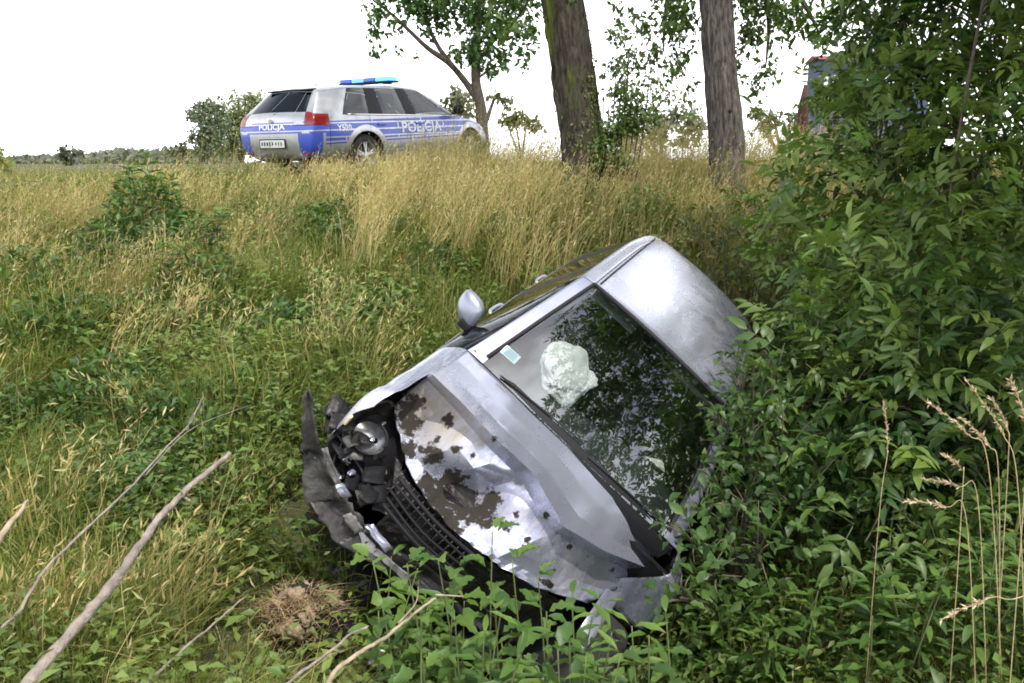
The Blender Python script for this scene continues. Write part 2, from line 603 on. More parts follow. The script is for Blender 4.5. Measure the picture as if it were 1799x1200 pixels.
def build_shell(S, tagf, capf, bulge_r, bulge_f, parts, creases, wheels, wr, levels):
    V = []
    vid = {}
    def vert(key, p):
        if abs(p[1]) < 1e-9: key = key[:-1] + (0,)
        if key not in vid:
            vid[key] = len(V)
            V.append(p)
        return vid[key]
    F = []
    PI = []
    pidx = {n: i for i, n in enumerate(parts)}
    E = {}
    n = len(S)
    for sd in (1, -1):
        g = lambda i, r: vert(('m', i, r, sd), (S[i][r][0], S[i][r][1] * sd, S[i][r][2]))
        for i in range(n - 1):
            for r in range(10):
                F.append((g(i, r), g(i + 1, r), g(i + 1, r + 1), g(i, r + 1)))
                PI.append(pidx[tagf(i, r)])
        for (kind, i0, i1, r0, r1, c) in creases:
            if kind == 'row':
                for i in range(i0, i1): E[frozenset((g(i, r0), g(i + 1, r0)))] = c
            else:
                for r in range(r0, r1): E[frozenset((g(i0, r), g(i0, r + 1)))] = c
        for end, i, bul in (('r', 0, bulge_r), ('f', n - 1, bulge_f)):
            def cg(l, c):
                if l == 0: return g(i, 10 - c)
                if l == 4: return g(i, c)
                row = {1: 6, 2: 5, 3: 4}[l]
                if c == 3: return g(i, row)
                x, y, z = S[i][row]
                f = (0, .5, .85)[c]
                return vert((end, l, c, sd), (x + bul[l] * (1 - f * f), y * f * sd, z + (0.012 if l < 3 else 0) * (1 - f)))
            for l in range(4):
                for c in range(3):
                    F.append((cg(l, c), cg(l, c + 1), cg(l + 1, c + 1), cg(l + 1, c)))
                    PI.append(pidx[capf(end, l, c)])
    me = bpy.data.meshes.new('shell')
    me.from_pydata(V, [], F)
    for nme in parts: me.materials.append(bpy.data.materials.new('tmp_' + nme))
    me.polygons.foreach_set('material_index', PI)
    at = me.attributes.new('crease_edge', 'FLOAT', 'EDGE')
    for e in me.edges:
        k = frozenset(e.vertices)
        if k in E: at.data[e.index].value = E[k]
    bm = bmesh.new()
    bm.from_mesh(me)
    bmesh.ops.recalc_face_normals(bm, faces=bm.faces)
    bm.to_mesh(me)
    bm.free()
    ob = bpy.data.objects.new('shell', me)
    COL.objects.link(ob)
    md = ob.modifiers.new('s', 'SUBSURF')
    md.levels = levels
    cut = []
    for (wx, wy, wz) in wheels:
        bm = bmesh.new()
        bmesh.ops.create_cone(bm, cap_ends=True, segments=48, radius1=wr, radius2=wr, depth=.62,
                              matrix=Matrix.Translation((wx, (abs(wy) + .12) * (1 if wy > 0 else -1), wz)) @ Matrix.Rotation(math.pi / 2, 4, 'X'))
        cm = bpy.data.meshes.new('cut')
        bm.to_mesh(cm)
        bm.free()
        cm.materials.append(me.materials[pidx['wheel_well']])
        co = bpy.data.objects.new('cut', cm)
        COL.objects.link(co)
        b = ob.modifiers.new('b', 'BOOLEAN')
        b.object = co
        b.operation = 'DIFFERENCE'
        b.solver = 'EXACT'
        b.material_mode = 'TRANSFER'
        cut.append(co)
    dg = bpy.context.evaluated_depsgraph_get()
    dg.update()
    ev = bpy.data.meshes.new_from_object(ob.evaluated_get(dg))
    P = np.zeros(len(ev.vertices) * 3, np.float32)
    ev.vertices.foreach_get('co', P)
    P = P.reshape(-1, 3).astype(float)
    faces = [tuple(p.vertices) for p in ev.polygons]
    names = [ev.materials[p.material_index].name.split('.')[0][4:] for p in ev.polygons]
    for o in [ob] + cut: bpy.data.objects.remove(o)
    return P, faces, names

def split_parts(P, faces, names, skip, matf, parent, gap=.003, deform=None, colf=None, sub=None):
    """one object for each connected panel; edges drawn in a little so that the joints show"""
    if deform is not None: P = deform(P)
    byp = {}
    for f, nme in zip(faces, names): byp.setdefault(nme, []).append(f)
    res = {}
    for nme, fs in byp.items():
        if nme in skip: continue
        par = {}
        def find(a):
            while par[a] != a:
                par[a] = par[par[a]]
                a = par[a]
            return a
        for f in fs:
            for v in f: par.setdefault(v, v)
            r0 = find(f[0])
            for v in f[1:]: par[find(v)] = r0
        comps = {}
        for f in fs: comps.setdefault(find(f[0]), []).append(f)
        for cf in comps.values():
            if len(cf) < 6: continue
            bm = bmesh.new()
            mp = {}
            for f in cf:
                for v in f:
                    if v not in mp: mp[v] = bm.verts.new(P[v])
            for f in cf:
                try: bm.faces.new([mp[v] for v in f])
                except ValueError: pass
            bm.normal_update()
            mv = {}
            for v in bm.verts:
                if v.is_boundary:
                    c = Vector((0, 0, 0))
                    for f in v.link_faces: c += f.calc_center_median()
                    c = c / len(v.link_faces) - v.co
                    if c.length > 1e-5: mv[v] = v.co + c.normalized() * min(gap, c.length * .8) - v.normal * gap * .8
            for v, c in mv.items(): v.co = c
            me = bpy.data.meshes.new(nme)
            bm.to_mesh(me)
            bm.free()
            me.shade_smooth()
            o = link(nme, me, matf(nme), parent)
            if colf is not None:
                a = me.color_attributes.new('Col', 'FLOAT_COLOR', 'POINT')
                co = np.zeros(len(me.vertices) * 3, np.float32)
                me.vertices.foreach_get('co', co)
                a.data.foreach_set('color', colf(co.reshape(-1, 3)).astype(np.float32).ravel())
            res.setdefault(nme, []).append(o)
    return res

def lathe(prof, n=40):
    V = []
    Q = []
    m = len(prof)
    for k in range(n):
        a = 2 * math.pi * k / n
        for (r, y) in prof: V.append((r * math.cos(a), y, r * math.sin(a)))
    for k in range(n):
        for j in range(m - 1):
            Q.append((k * m + j, ((k + 1) % n) * m + j, ((k + 1) % n) * m + j + 1, k * m + j + 1))
    return V, Q

def wheel(parent, c, side, r=.315, w=.2, spokes=5, rim_mat=None):
    root = bpy.data.objects.new('wheel', None)
    COL.objects.link(root)
    root.parent = parent
    root.location = c
    h = w / 2
    ri = r * .66
    V, Q = lathe([(ri, -h * .9), (r * .86, -h), (r * .97, -h * .85), (r, -h * .55), (r, h * .55), (r * .97, h * .85), (r * .86, h), (ri, h * .9), (ri * .97, 0), (ri, -h * .9)])
    link('tyre', np_mesh('tyre', V, None, None, True, Q), M_TYRE, root)
    bm = bmesh.new()
    yo = side * h * .62
    V, Q = lathe([(ri, side * h * .9), (ri * .93, side * h * .86), (ri * .9, side * h * .3), (ri * .9, -side * h * .8), (ri * 1.0, -side * h * .85)])
    vs = [bm.verts.new(v) for v in V]
    for q in Q: bm.faces.new([vs[i] for i in q])
    for k in range(spokes):
        a = 2 * math.pi * k / spokes + .3
        for da in (-.13, .13):
            p = Matrix.Rotation(-(a + da), 3, 'Y')
            box_bm(bm, p @ Vector((ri * .52, yo, 0)), (ri * .82, .022, ri * .13), rot=p, bev=.004)
    bmesh.ops.create_cone(bm, cap_ends=True, segments=20, radius1=ri * .26, radius2=ri * .22, depth=.04, matrix=Matrix.Translation((0, yo, 0)) @ Matrix.Rotation(math.pi / 2, 4, 'X'))
    bm_obj('rim', bm, rim_mat or M_RIM, root)
    bm = bmesh.new()
    bmesh.ops.create_cone(bm, cap_ends=True, segments=28, radius1=ri * .72, radius2=ri * .72, depth=.018, matrix=Matrix.Translation((0, -side * .01, 0)) @ Matrix.Rotation(math.pi / 2, 4, 'X'))
    bm_obj('brake_disc', bm, M_BLACK, root)
    return root

def text_mesh(body, size, bold=0.0):
    c = bpy.data.curves.new('txt', 'FONT')
    c.body = body
    c.size = size
    c.align_x = 'CENTER'
    c.align_y = 'CENTER'
    c.offset = bold
    c.resolution_u = 3
    o = bpy.data.objects.new('txt', c)
    COL.objects.link(o)
    dg = bpy.context.evaluated_depsgraph_get()
    dg.update()
    me = bpy.data.meshes.new_from_object(o.evaluated_get(dg))
    bpy.data.objects.remove(o)
    return me

def decal(parent, body, size, u0, v0, mapf, bvh, dirv, mat, off=.005, bold=0.0, sx=1.0):
    """lettering laid on the panel: (u,v) -> start point, cast along dirv onto the shell"""
    me = text_mesh(body, size, bold)
    bm = bmesh.new()
    bm.from_mesh(me)
    bmesh.ops.triangulate(bm, faces=bm.faces)
    bmesh.ops.subdivide_edges(bm, edges=[e for e in bm.edges if e.calc_length() > .03], cuts=2, use_grid_fill=False)
    for v in bm.verts:
        p = mapf(u0 + v.co.x * sx, v0 + v.co.y)
        h = bvh.ray_cast(Vector(p), Vector(dirv), 3.0)
        v.co = (h[0] - Vector(dirv) * off) if h[0] is not None else Vector(p) + Vector(dirv) * 1.0
    return bm_obj('lettering', bm, mat, parent)

# ================================================================== POLICE ESTATE CAR
def livery():
    """silver paint with the blue band of the livery (printed foil) by height along the body"""
    m = paint('police_silver', (.47, .48, .50), .36, .45)
    t = m.node_tree
    p = t.nodes['Principled BSDF']
    src = p.inputs['Base Color'].links[0].from_socket
    c = t.nodes.new('ShaderNodeTexCoord')
    s = t.nodes.new('ShaderNodeSeparateXYZ')
    t.links.new(c.outputs['Object'], s.inputs[0])
    def rng_mask(sock, lo, hi):
        a = t.nodes.new('ShaderNodeMath')
        a.operation = 'GREATER_THAN'
        a.inputs[1].default_value = lo
        t.links.new(sock, a.inputs[0])
        b = t.nodes.new('ShaderNodeMath')
        b.operation = 'LESS_THAN'
        b.inputs[1].default_value = hi
        t.links.new(sock, b.inputs[0])
        q = t.nodes.new('ShaderNodeMath')
        q.operation = 'MULTIPLY'
        t.links.new(a.outputs[0], q.inputs[0])
        t.links.new(b.outputs[0], q.inputs[1])
        return q.outputs[0]
    # broad band rises a little to the front
    tilt = t.nodes.new('ShaderNodeMath')
    tilt.operation = 'MULTIPLY_ADD'
    tilt.inputs[1].default_value = -.012
    t.links.new(s.outputs['X'], tilt.inputs[0])
    t.links.new(s.outputs['Z'], tilt.inputs[2])
    band = rng_mask(tilt.outputs[0], .60, .895)
    thin = rng_mask(tilt.outputs[0], .55, .572)
    def M2(op, a, b):
        n_ = t.nodes.new('ShaderNodeMath')
        n_.operation = op
        for k_, v_ in ((0, a), (1, b)):
            if hasattr(v_, 'is_output'): t.links.new(v_, n_.inputs[k_])
            else: n_.inputs[k_].default_value = v_
        return n_.outputs[0]
    far = None
    for wx_ in (1.39, -1.27):
        dx_ = M2('SUBTRACT', s.outputs['X'], wx_)
        dz_ = M2('SUBTRACT', s.outputs['Z'], .33)
        d2_ = M2('ADD', M2('MULTIPLY', dx_, dx_), M2('MULTIPLY', dz_, dz_))
        g_ = M2('GREATER_THAN', d2_, .47 ** 2)
        far = g_ if far is None else M2('MULTIPLY', far, g_)
    front = M2('GREATER_THAN', s.outputs['X'], -2.06)
    hi_ = M2('GREATER_THAN', s.outputs['Z'], .70)
    ab_ = M2('ABSOLUTE', s.outputs['Y'], 0)
    corner = M2('MULTIPLY', M2('MULTIPLY', M2('GREATER_THAN', ab_, .52), rng_mask(s.outputs['Z'], .36, .70)), M2('LESS_THAN', s.outputs['X'], -2.10))
    band = M2('MULTIPLY', M2('MULTIPLY', band, far), M2('MAXIMUM', front, hi_))
    # printed reflective blocks: thin silver gaps in the foil
    blk = t.nodes.new('ShaderNodeTexBrick')
    blk.inputs['Scale'].default_value = 1.0
    blk.inputs['Mortar Size'].default_value = .011
    blk.inputs['Brick Width'].default_value = 1.15
    blk.inputs['Row Height'].default_value = .105
    cmb = t.nodes.new('ShaderNodeCombineXYZ')
    t.links.new(M2('ADD', s.outputs['X'], .55), cmb.inputs[0])
    t.links.new(s.outputs['Z'], cmb.inputs[1])
    t.links.new(cmb.outputs[0], blk.inputs['Vector'])
    band = M2('MULTIPLY', band, M2('SUBTRACT', 1.0, blk.outputs['Fac']))
    band = M2('MAXIMUM', band, corner)
    mx2 = t.nodes.new('ShaderNodeMath')
    mx2.operation = 'MAXIMUM'
    t.links.new(band, mx2.inputs[0])
    thin = M2('MULTIPLY', thin, M2('MULTIPLY', far, front))
    t.links.new(thin, mx2.inputs[1])
    mx = t.nodes.new('ShaderNodeMix')
    mx.data_type = 'RGBA'
    mx.inputs['B'].default_value = (.045, .085, .46, 1)
    t.links.new(mx2.outputs[0], mx.inputs['Factor'])
    t.links.new(src, mx.inputs['A'])
    t.links.new(mx.outputs['Result'], p.inputs['Base Color'])
    q = t.nodes.new('ShaderNodeMath')
    q.operation = 'MULTIPLY_ADD'
    q.inputs[1].default_value = -.6
    q.inputs[2].default_value = .65
    t.links.new(mx2.outputs[0], q.inputs[0])
    t.links.new(q.outputs[0], p.inputs['Metallic'])
    return m
M_POL = livery()
M_BLUEL = plain('blue_lamp_glass', (.02, .10, .8), .15, coat=.5)
M_BLUEFOIL = plain('blue_foil', (.055, .085, .42), .4)
def lamp_mat():
    m, t, p = newmat('lit_blue_lamp')
    p.inputs['Base Color'].default_value = (.05, .3, 1, 1)
    p.inputs['Emission Color'].default_value = (.10, .38, 1, 1)
    p.inputs['Emission Strength'].default_value = 2.2
    return m
M_LIT = lamp_mat()

def build_police():
    root = empty('police_car', POL_T, 'silver police estate car with blue band and blue roof light bar on the verge', 'car')
    root.rotation_euler = (0, R(-3.2), POL_HEAD)
    root.scale = (1, 1, .94)
    S = [
        stn((-2.20, -2.27, -2.25, -2.19, -1.84), .30, .62, (.76, .46), (.80, .865), (.755, .965), (.52, 1.335), 1.38, -.06),
        stn((-2.00, -2.02, -1.98, -1.95, -1.62), .24, .74, (.87, .45), (.875, .845), (.835, .955), (.575, 1.36), 1.41, -.03),
        stn((-1.60, -1.60, -1.74, -1.84, -1.36), .20, .78, (.885, .44), (.90, .72), (.86, .945), (.605, 1.395), 1.445),
        stn((-1.10, -1.10, -1.10, -1.04, -.93), .19, .79, (.885, .42), (.90, .70), (.86, .94), (.61, 1.395), 1.445),
        stn((-.95, -.95, -.95, -.97, -.87), .18, .80, (.885, .40), (.90, .69), (.86, .935), (.615, 1.40), 1.45),
        stn((-.16, -.16, -.16, -.18, -.19), .18, .80, (.885, .40), (.90, .68), (.86, .925), (.615, 1.405), 1.46),
        stn((-.10, -.10, -.10, -.11, -.12), .18, .80, (.885, .40), (.90, .68), (.86, .923), (.615, 1.405), 1.46),
        stn((.30, .30, .30, .34, .26), .18, .80, (.885, .40), (.90, .67), (.855, .915), (.60, 1.375), 1.435, .05),
        stn((.95, .95, .95, 1.00, .64), .18, .80, (.885, .40), (.90, .66), (.845, .90), (.60, 1.245), 1.305, .08),
        stn((1.02, 1.02, 1.02, 1.10, 1.18), .18, .80, (.885, .41), (.895, .66), (.83, .885), (.66, .935), .985, .10),
        stn((1.45, 1.45, 1.45, 1.50, 1.54), .20, .78, (.88, .43), (.885, .66), (.80, .845), (.66, .885), .935, .06),
        stn((1.97, 2.00, 2.00, 1.95, 1.94), .22, .70, (.80, .42), (.79, .62), (.71, .735), (.60, .765), .81, .10),
        stn((2.14, 2.20, 2.18, 2.10, 2.07), .26, .50, (.58, .40), (.58, .56), (.54, .66), (.48, .69), .725, .12),
    ]
    parts = ['underbody', 'rear_bumper', 'rear_quarter', 'rear_door', 'front_door', 'front_fender', 'front_bumper', 'sill', 'side_window', 'window_pillar',
             'roof_rail', 'roof', 'windshield', 'hood', 'tail_light', 'tailgate', 'rear_window', 'rear_spoiler', 'headlight', 'grille', 'wheel_well']
    def tagf(i, r):
        if r <= 2: return 'underbody'
        if r == 6:
            if i in (2, 4, 6, 7): return 'side_window'
            if i in (3, 5): return 'window_pillar'
            if i == 8: return 'side_window'
            return 'rear_quarter' if i <= 1 else 'front_fender'
        if r == 7:
            return 'roof_rail' if i <= 8 else 'front_fender'
        if r >= 8:
            if i <= 6: return 'roof'
            if i <= 8: return 'windshield'
            return 'hood'
        if i == 0: return 'tail_light' if r == 5 else 'rear_bumper'
        if i == 11: return 'headlight' if r == 5 else 'front_bumper'
        if r == 3 and 2 <= i <= 8: return 'sill'
        if i in (1, 2): return 'rear_quarter'
        if i in (3, 4): return 'rear_door'
        if i in (5, 6, 7): return 'front_door'
        return 'front_fender'
    def capf(e, l, c):
        if e == 'r':
            if l == 0: return 'rear_window' if c < 2 else 'rear_quarter'
            if l == 1: return 'tailgate' if c < 2 else 'tail_light'
            return 'rear_bumper'
        if l == 0: return 'grille' if c < 2 else 'headlight'
        if l == 1: return 'grille' if c < 2 else 'headlight'
        return 'front_bumper'
    n = len(S)
    cr = [('row', 0, n - 1, 6, 0, .35), ('row', 0, 9, 7, 0, .45), ('row', 0, 9, 8, 0, .4), ('row', 0, n - 1, 3, 0, .5),
          ('st', 0, 0, 3, 10, .55), ('st', 7, 0, 7, 10, .5), ('st', 9, 0, 7, 10, .6), ('row', 0, n - 1, 5, 0, .15), ('st', n - 1, 0, 3, 10, .3)]
    WX = [(1.39, .76, .33), (1.39, -.76, .33), (-1.27, .76, .33), (-1.27, -.76, .33)]
    P, F, N = build_shell(S, tagf, capf, {1: -.10, 2: -.075, 3: -.08}, {1: .10, 2: .12, 3: .13}, parts, cr, WX, .375, 3)
    mats = {'underbody': M_BLACK, 'sill': M_POL, 'side_window': M_SIDEGLASS, 'window_pillar': M_BLACK, 'windshield': M_CLEARG, 'rear_window': M_SIDEGLASS,
            'tail_light': M_RED, 'headlight': M_CHROME, 'grille': M_BLACK, 'wheel_well': M_BLACK}
    res = split_parts(P, F, N, (), lambda nme: mats.get(nme, M_POL), root)
    bvh = BVHTree.FromPolygons([Vector(p) for p in P], F)
    # front glass is clear so that the far side shows through
    for o in res['side_window']:
        c = sum((v.co for v in o.data.vertices), Vector()) / len(o.data.vertices)
        if c.x > -.15:
            o.data.materials[0] = M_CLEARG
    for c in WX: wheel(root, c, 1 if c[1] > 0 else -1, .325, .21, 5)
    for sd in (-1, 1):
        bm = bmesh.new()
        bmesh.ops.create_uvsphere(bm, u_segments=16, v_segments=10, radius=1)
        for v in bm.verts:
            x, y, z = v.co
            v.co = Vector((.90 + .07 * x * (1 if x > 0 else .45), sd * (.985 + .125 * y), 1.02 + .085 * z * (1 - .12 * y * sd)))
        mr = bm_obj('wing_mirror', bm, M_BLACK, root, True)
        box('mirror_arm', (.93, sd * .875, .955), (.07, .12, .04), M_BLACK, mr, bev=.01)
        for hx in (-.93, -.02):
            h = bvh.ray_cast(Vector((hx, sd * 1.5, .80)), Vector((0, -sd, 0)))
            box('door_handle', (hx, h[0].y + sd * .012, .80), (.17, .03, .03), M_CHROME if False else M_POL, root, bev=.008)
    # light bar
    lb = bpy.data.objects.new('light_bar', None)
    COL.objects.link(lb)
    lb.parent = root
    box('light_bar_base', (-.22, 0, 1.498), (.26, 1.12, .035), M_BLACK, lb, bev=.01)
    for yy in (-.40, -.13, .13, .40):
        box('lamp_module', (-.22, yy, 1.545), (.25, .262 if abs(yy) > .3 else .25, .075), M_LIT if yy in (-.40, .13) else M_BLUEL, lb, bev=.022)
    for yy in (-.42, .42): box('light_bar_foot', (-.22, yy, 1.475), (.16, .06, .03), M_BLACK, lb)
    # shark fin
    bm = bmesh.new()
    vs = [bm.verts.new(v) for v in [(-1.42, -.02, 1.39), (-1.42, .02, 1.39), (-1.20, .012, 1.41), (-1.20, -.012, 1.41), (-1.40, 0, 1.475), (-1.36, 0, 1.48)]]
    for f in [(0, 1, 4), (1, 2, 5, 4), (2, 3, 5), (3, 0, 4, 5), (0, 3, 2, 1)]: bm.faces.new([vs[i] for i in f])
    bm_obj('roof_antenna', bm, M_POL, root)
    # spoiler lip above rear window
    bm = bmesh.new()
    box_bm(bm, (-1.87, 0, 1.352), (.16, .90, .026), rot=Matrix.Rotation(R(-6), 3, 'Y'), bev=.012)
    bm_obj('rear_spoiler', bm, M_BLACK, root, False)
    # plate, with unreadable dark marks, recess, badge, wiper
    rp = bvh.ray_cast(Vector((-3, 0, .55)), Vector((1, 0, 0)))[0].x
    pl = box('licence_plate', (rp - .008, 0, .55), (.014, .52, .115), plain('plate_white', (.62, .63, .62), .4), root, bev=.004)
    box('plate_frame', (rp - .003, 0, .55), (.012, .56, .15), M_BLACK, pl, bev=.004)
    rr_ = random.Random(3)
    for q in range(8):
        hh_ = rr_.uniform(.045, .07)
        box('plate_mark', (rp - .017, -.20 + q * .056 + (.02 if q > 2 else 0), .55 + rr_.uniform(-.006, .006)), (.003, rr_.uniform(.014, .034), hh_), M_RUBBER, pl)
    rb = bvh.ray_cast(Vector((-3, 0, .86)), Vector((1, 0, 0)))[0].x
    bm = bmesh.new()
    bmesh.ops.create_cone(bm, cap_ends=True, segments=20, radius1=.045, radius2=.04, depth=.012, matrix=Matrix.Translation((rb - .004, 0, .89)) @ Matrix.Rotation(math.pi / 2, 4, 'Y'))
    for v in bm.verts: v.co.z = .89 + (v.co.z - .89) * .65
    bm_obj('badge', bm, M_CHROME, root)
    tube('rear_wiper', [(-2.25, 0, .985), (-2.20, -.10, 1.03), (-2.18, -.30, 1.04)], .010, M_BLACK, root, 6)
    # chrome strip under the rear glass and along the belt line
    for sd in (-1, 1):
        pts = []
        for x in np.linspace(-1.6, .95, 14):
            hh = bvh.ray_cast(Vector((x, sd * 1.5, .935 - (x + .1) * .02)), Vector((0, -sd, 0)))
            pts.append((x, hh[0].y + sd * .004, hh[0].z))
        tube('window_trim', pts, .010, M_CHROME, root, 6)
        box('exhaust_tip', (-2.28, sd * .45, .27), (.10, .12, .05), M_CHROME, root, bev=.012)
        # reflector in the bumper corner
        h = bvh.ray_cast(Vector((-3, sd * .62, .40)), Vector((1, 0, 0)))
        box('reflector', (h[0].x - .004, sd * .62, .40), (.012, .14, .035), M_RED, root, bev=.003)
    # lettering
    dy = Vector((0, 1, 0))
    side = lambda u, v: (u, -1.6, v)
    decal(root, 'POLICJA', .235, .02, .735, side, bvh, (0, 1, 0), M_WHITE, bold=.006, sx=1.15)
    decal(root, 'Y520', .13, -1.72, .76, side, bvh, (0, 1, 0), M_WHITE, bold=.004)
    decal(root, '997', .085, 1.12, .66, side, bvh, (0, 1, 0), M_WHITE, bold=.003) if False else None
    left = lambda u, v: (-u, 1.6, v)
    decal(root, 'POLICJA', .235, -.02, .735, left, bvh, (0, -1, 0), M_WHITE, bold=.006, sx=1.15)
    rear = lambda u, v: (-3.2, -u, v)
    decal(root, 'POLICJA', .115, 0.0, .80, rear, bvh, (1, 0, 0), M_WHITE, bold=.004, sx=1.3)
    # interior
    for sd in (-1, 1):
        st = bpy.data.objects.new('seat', None)
        COL.objects.link(st)
        st.parent = root
        box('seat_cushion', (.05, sd * .36, .48), (.5, .48, .16), M_DARKIN, st, bev=.04)
        box('seat_back', (-.25, sd * .36, .78), (.14, .46, .62), M_DARKIN, st, rot=Matrix.Rotation(R(-14), 3, 'Y'), bev=.04)
        box('headrest', (-.36, sd * .36, 1.17), (.09, .25, .17), M_DARKIN, st, rot=Matrix.Rotation(R(-10), 3, 'Y'), bev=.03)
    box('rear_bench', (-1.10, 0, .72), (.16, 1.2, .55), M_DARKIN, root, rot=Matrix.Rotation(R(-16), 3, 'Y'), bev=.04)
    for yy in (-.38, .38): box('headrest', (-1.20, yy, 1.07), (.09, .24, .15), M_DARKIN, root, bev=.03)
    box('dashboard', (.82, 0, .82), (.45, 1.35, .22), M_DARKIN, root, bev=.05)
    box('cabin_floor', (-.4, 0, .30), (2.9, 1.4, .06), M_DARKIN, root)
    box('luggage_cover', (-1.65, 0, .86), (.75, 1.25, .02), M_DARKIN, root)
    return root
build_police()

# ================================================================== CRASHED SILVER HATCHBACK
def build_crash():
    root = empty('crashed_car', CAR_T, 'wrecked silver hatchback rolled onto its side in the ditch with a crumpled muddy hood', 'car')
    Mx = Matrix([[*CAR_R[i]] for i in range(3)])
    root.rotation_euler = Mx.to_euler()
    S = [
        stn((-2.00, -2.06, -2.04, -2.00, -1.80), .32, .60, (.72, .46), (.75, .72), (.72, .96), (.49, 1.385), 1.42, -.05),
        stn((-1.85, -1.87, -1.88, -1.84, -1.66), .25, .72, (.82, .46), (.84, .70), (.80, .95), (.545, 1.395), 1.445, -.03),
        stn((-1.45, -1.45, -1.45, -1.30, -1.16), .20, .76, (.85, .44), (.865, .70), (.83, .94), (.575, 1.41), 1.465),
        stn((-1.05, -1.05, -1.05, -1.04, -1.04), .19, .77, (.85, .42), (.865, .70), (.83, .935), (.58, 1.415), 1.468),
        stn((-.55, -.55, -.55, -.55, -.55), .18, .77, (.85, .40), (.865, .69), (.83, .93), (.585, 1.425), 1.475),
        stn((-.14, -.14, -.14, -.14, -.14), .18, .77, (.85, .40), (.865, .68), (.83, .925), (.585, 1.43), 1.48),
        stn((-.06, -.06, -.06, -.06, -.06), .18, .77, (.85, .40), (.865, .68), (.83, .923), (.585, 1.43), 1.48),
        stn((.30, .30, .30, .35, .18), .18, .77, (.85, .40), (.865, .67), (.83, .925), (.585, 1.42), 1.468, .05),
        stn((.70, .70, .70, .74, .58), .18, .77, (.85, .40), (.865, .66), (.83, .925), (.645, 1.215), 1.262, .07),
        stn((.98, .98, .98, .98, .97), .18, .77, (.85, .41), (.862, .66), (.825, .915), (.715, .985), 1.03, .09),
        stn((1.30, 1.30, 1.30, 1.30, 1.30), .20, .76, (.85, .43), (.86, .66), (.82, .885), (.73, .945), .96, .05),
        stn((1.55, 1.55, 1.56, 1.56, 1.55), .22, .72, (.83, .43), (.85, .64), (.83, .83), (.745, .87), .88, .04),
        stn((1.70, 1.72, 1.74, 1.72, 1.66), .26, .66, (.80, .42), (.83, .62), (.81, .755), (.75, .80), .80, .04),
    ]
    parts = ['underbody', 'rear_bumper', 'rear_quarter', 'rear_door', 'front_door', 'front_fender', 'sill', 'side_window', 'window_pillar', 'roof_rail', 'roof',
             'windshield', 'windshield_pillar', 'skip', 'tail_light', 'tailgate', 'rear_window', 'wheel_well']
    def tagf(i, r):
        if r <= 2: return 'underbody'
        if r == 6:
            if i in (1, 3, 4, 6, 7, 8): return 'side_window'
            if i in (2, 5): return 'window_pillar'
            return 'rear_quarter' if i == 0 else 'front_fender'
        if r == 7:
            return 'roof_rail' if i <= 6 else ('windshield_pillar' if i <= 8 else 'skip')
        if r >= 8:
            if i <= 6: return 'roof'
            if i <= 8: return 'windshield'
            return 'skip'
        if i == 0: return 'tail_light' if r == 5 else 'rear_bumper'
        if r == 3 and 2 <= i <= 8: return 'sill'
        if i in (1, 2): return 'rear_quarter'
        if i in (3, 4): return 'rear_door'
        if i in (5, 6, 7, 8): return 'front_door'
        return 'front_fender'
    def capf(e, l, c):
        if e == 'r':
            if l == 0: return 'rear_window' if c < 2 else 'rear_quarter'
            if l == 1: return 'tailgate' if c < 2 else 'tail_light'
            return 'rear_bumper'
        return 'skip'
    n = len(S)
    cr = [('row', 0, n - 1, 6, 0, .45), ('row', 0, 9, 7, 0, .45), ('row', 0, 9, 8, 0, .55), ('row', 0, n - 1, 3, 0, .5), ('row', 9, n - 1, 7, 0, .8),
          ('st', 0, 0, 3, 10, .5), ('st', 7, 0, 7, 10, .8), ('st', 9, 0, 7, 10, .9), ('row', 0, n - 1, 5, 0, .2), ('st', n - 1, 0, 3, 10, 1.0)]
    WX = [(1.30, .73, .31), (1.30, -.73, .31), (-1.30, .73, .31), (-1.30, -.73, .31)]
    P, F, N = build_shell(S, tagf, capf, {1: -.08, 2: -.06, 3: -.07}, {1: .05, 2: .05, 3: .05}, parts, cr, WX, .36, 3)
    def deform(P):
        P = P.copy()
        for k in range(len(P)):
            x, y, z = P[k]
            if x > 1.15 and z > .3:
                a = min(1, (x - 1.15) / .5)
                v = Vector((x * 4.2, y * 4.2, z * 4.2 + 3))
                nn = noise.noise_vector(v)
                rd = abs(noise.noise(Vector((x * 6 + 4, y * 3, z * 6))))
                P[k] += np.array([nn.x * .05, nn.y * .045, nn.z * .05 - rd * .03]) * a
                # the right fender tip is pushed up and buckled outwards, the left one folded down
                if y < 0 and z > .6: P[k] += np.array([0, -.03, .05]) * a * max(0, 1 - abs(x - 1.55) / .3)
                if y > 0: P[k] += np.array([-.22, -.16, -.20]) * min(1, (x - 1.15) / .2)
            elif x > -.3:
                # long shallow dents in the doors
                nn = noise.noise(Vector((x * 2.1, y, z * 3.3)))
                if z < .95 and abs(y) > .6: P[k] += np.array([0, -np.sign(y) * .012 * nn, 0])
        return P
    mats = {'underbody': M_BLACK, 'side_window': M_SIDEGLASS, 'window_pillar': M_BLACK, 'windshield': M_GLASS, 'rear_window': M_SIDEGLASS, 'tail_light': M_RED,
            'wheel_well': M_BLACK, 'roof_rail': M_SILVER}
    def colf(co):
        c = np.zeros((len(co), 4))
        c[:, 3] = 1
        lowm = np.clip((1.0 - co[:, 2]) / .9, 0, 1)
        fr = np.clip((co[:, 0] - 1.35) / .5, 0, 1)
        c[:, 0] = .20 + .22 * lowm + .28 * fr
        c[:, 1] = .12 + .20 * lowm + .30 * fr * np.clip((.85 - co[:, 2]) / .3, 0, 1)
        return c
    res = split_parts(P, F, N, ('skip',), lambda nme: mats.get(nme, M_MUDDY if nme in ('front_fender', 'front_door', 'rear_door', 'sill', 'rear_quarter') else M_SILVER), root, .003, deform, colf)
